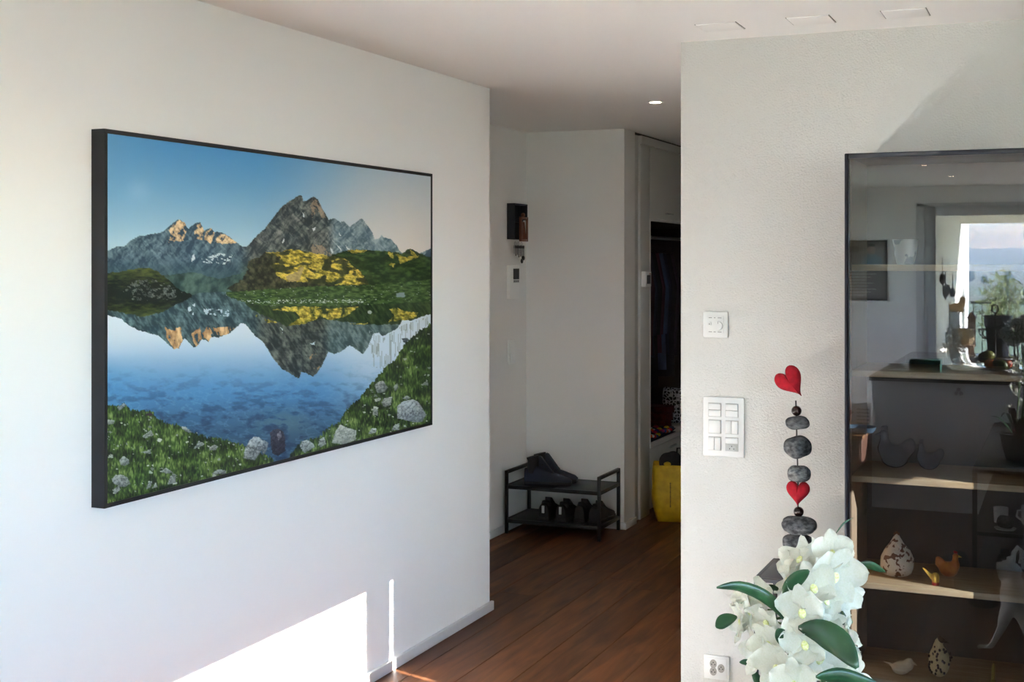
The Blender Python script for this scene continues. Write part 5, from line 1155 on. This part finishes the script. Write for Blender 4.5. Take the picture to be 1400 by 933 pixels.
# plants on the terrace
def leafy(name, label, base, foliage, n, ll, lw, m_, potr, poth, stems=6, seed=1):
    rr = random.Random(seed); t = thing(name, label, 'plant', base); (cx, cy, cz, rx_, ry_, rz_) = foliage
    MB().lathe([(potr*.75, 0), (potr*.8, .01), (potr, poth), (potr*.92, poth), (potr*.8, poth*.9), (.001, poth*.9)], 24).build('pot', mat('terracotta_grey', (120, 104, 92), .8), t, smooth=40)
    mb = MB()
    for k in range(n):
        a, b, c = rr.uniform(0, 2*PI), math.acos(rr.uniform(-1, 1)), rr.random()**.4
        c0 = Vector((cx+rx_*c*math.sin(b)*math.cos(a), cy+ry_*c*math.sin(b)*math.sin(a), cz+rz_*c*math.cos(b)))
        d = Vector((rr.gauss(0, 1), rr.gauss(0, 1), rr.gauss(.5, 1))).normalized()*ll*rr.uniform(.7, 1.3); s_ = d.cross(Vector((rr.gauss(0, 1), rr.gauss(0, 1), rr.gauss(0, 1)))).normalized()*lw
        mb.add([c0, c0+d*.5+s_, c0+d, c0+d*.5-s_], [(0, 1, 2, 3)])
    f_ = link('foliage', mb.mesh('foliage', weld=False), m_, t); f_['kind'] = 'stuff'
    for k in range(stems):
        q = 2*PI*k/stems; MB().tube([(0, 0, poth*.85), (cx*.6+.3*rx_*math.cos(q), cy*.6+.3*ry_*math.sin(q), cz*.7), (cx+.7*rx_*math.cos(q), cy+.7*ry_*math.sin(q), cz+rz_*.6)], [.012, .009, .003], 6).build('stem', mat('grey_bark', (110, 100, 84), .8), t, smooth=50)
    return t
YO = -10.4; a, b = mirrored(1326, 378, YO), mirrored(1362, 470, YO)
leafy('olive_shrub', 'silvery green olive shrub in a pot by the terrace railing', (max((a.x+b.x)/2, XT+.50), YO, -.02), (0, 0, 1.0, .33, .3, .52), 700, .11, .014, mat('silver_green_leaf', (150, 160, 116), .6, (96, 116, 74), 9), .2, .34, seed=4)
YO = -6.75; a = mirrored(1285, 455, YO)
leafy('silver_leaf_plant', 'pale grey leafy plant just outside the terrace door', (XT+.14, YO, -.02), (0, 0, .62, .11, .14, .32), 420, .06, .012, mat('pale_grey_leaf', (150, 152, 148), .6, (110, 114, 112), 12), .11, .26, seed=5)

# ------------------------------------------------------------------ valley and hills
def land(name, fn, nu, nv, m_, label, cat):
    o = MB().grid(fn, nu, nv).build(name, m_, None, smooth=60); return struct(o, label, cat)
FIELD = bpy.data.materials.new('valley_fields'); FIELD.use_nodes = True; N = FIELD.node_tree.nodes; Lk = FIELD.node_tree.links
tc = N.new('ShaderNodeNewGeometry'); mp = N.new('ShaderNodeMapping'); mp.inputs['Scale'].default_value = (.0016, .0042, 1); Lk.new(tc.outputs['Position'], mp.inputs[0])
vo = N.new('ShaderNodeTexVoronoi'); vo.inputs['Scale'].default_value = 1; Lk.new(mp.outputs[0], vo.inputs[0])
cr = N.new('ShaderNodeValToRGB'); cr.color_ramp.interpolation = 'CONSTANT'; e = cr.color_ramp.elements
e[0].color = (*lin((146, 158, 118)), 1); e[1].position = .3; e[1].color = (*lin((162, 158, 134)), 1)
for (pos, c) in ((.5, (150, 164, 126)), (.68, (146, 140, 124)), (.84, (134, 152, 112))): q = e.new(pos); q.color = (*lin(c), 1)
sx_ = N.new('ShaderNodeSeparateColor'); Lk.new(vo.outputs['Color'], sx_.inputs[0]); Lk.new(sx_.outputs[0], cr.inputs[0]); Lk.new(cr.outputs[0], N['Principled BSDF'].inputs['Base Color']); N['Principled BSDF'].inputs['Roughness'].default_value = .95
land('ground', lambda a, s: Vector((-6000+12000*a, -9000+14000*s, -32)), 4, 4, FIELD, 'wide valley of green and brown fields seen far below', 'valley')
FOREST = mat('forest_hill', (66, 92, 70), .95, (90, 112, 80), .01, coords='Object')
nr = random.Random(9); ph = [(nr.uniform(.0006, .006), nr.uniform(0, 6)) for _ in range(9)]
def ridge(x): return sum(math.sin(x*f+q)/(1+f*700) for f, q in ph)
land('hill_ridge', lambda a, s: Vector((-5000+10000*a, -7600+2400*s, -33+(88+10*ridge(-5000+10000*a)+.006*(-5000+10000*a)*-1)*math.sin(PI*min(1, s*1.0))**1.2)), 90, 14, FOREST, 'long wooded hill ridge closing the valley on the horizon', 'hill')
wd_ = MB(); nr = random.Random(12)
for k in range(420):
    band = nr.choice((-1900, -2050, -2250, -1300)); x_ = nr.uniform(-1500, 900); y_ = band+nr.uniform(-60, 60)+70*math.sin(x_*.006); hh = nr.uniform(9, 20)*(1 if band < -1500 else .6)
    wd_.ell((x_, y_, -32+hh*.5), (hh*.45, hh*.45, hh*.55), (0, 0, 0), 7, 5, .2, k)
tag(wd_.build('far_woodland', mat('dark_tree_green', (50, 70, 52), .95), None, smooth=60), 'bands of small dark trees far down in the valley', 'woodland', kind='stuff')
hv = bpy.data.materials.new('valley_haze'); hv.use_nodes = True; hv.node_tree.nodes.clear()
vs_ = hv.node_tree.nodes.new('ShaderNodeVolumeScatter'); vs_.inputs['Color'].default_value = (.55, .78, 1, 1); vs_.inputs['Density'].default_value = .0004; vs_.inputs['Anisotropy'].default_value = .2
hv.node_tree.links.new(vs_.outputs[0], hv.node_tree.nodes.new('ShaderNodeOutputMaterial').inputs['Volume'])
tag(MB().box(-4800, 4800, -8600, -700, -31.5, 160).build('valley_haze', hv), 'thin blue haze hanging over the whole valley', 'haze', kind='stuff')
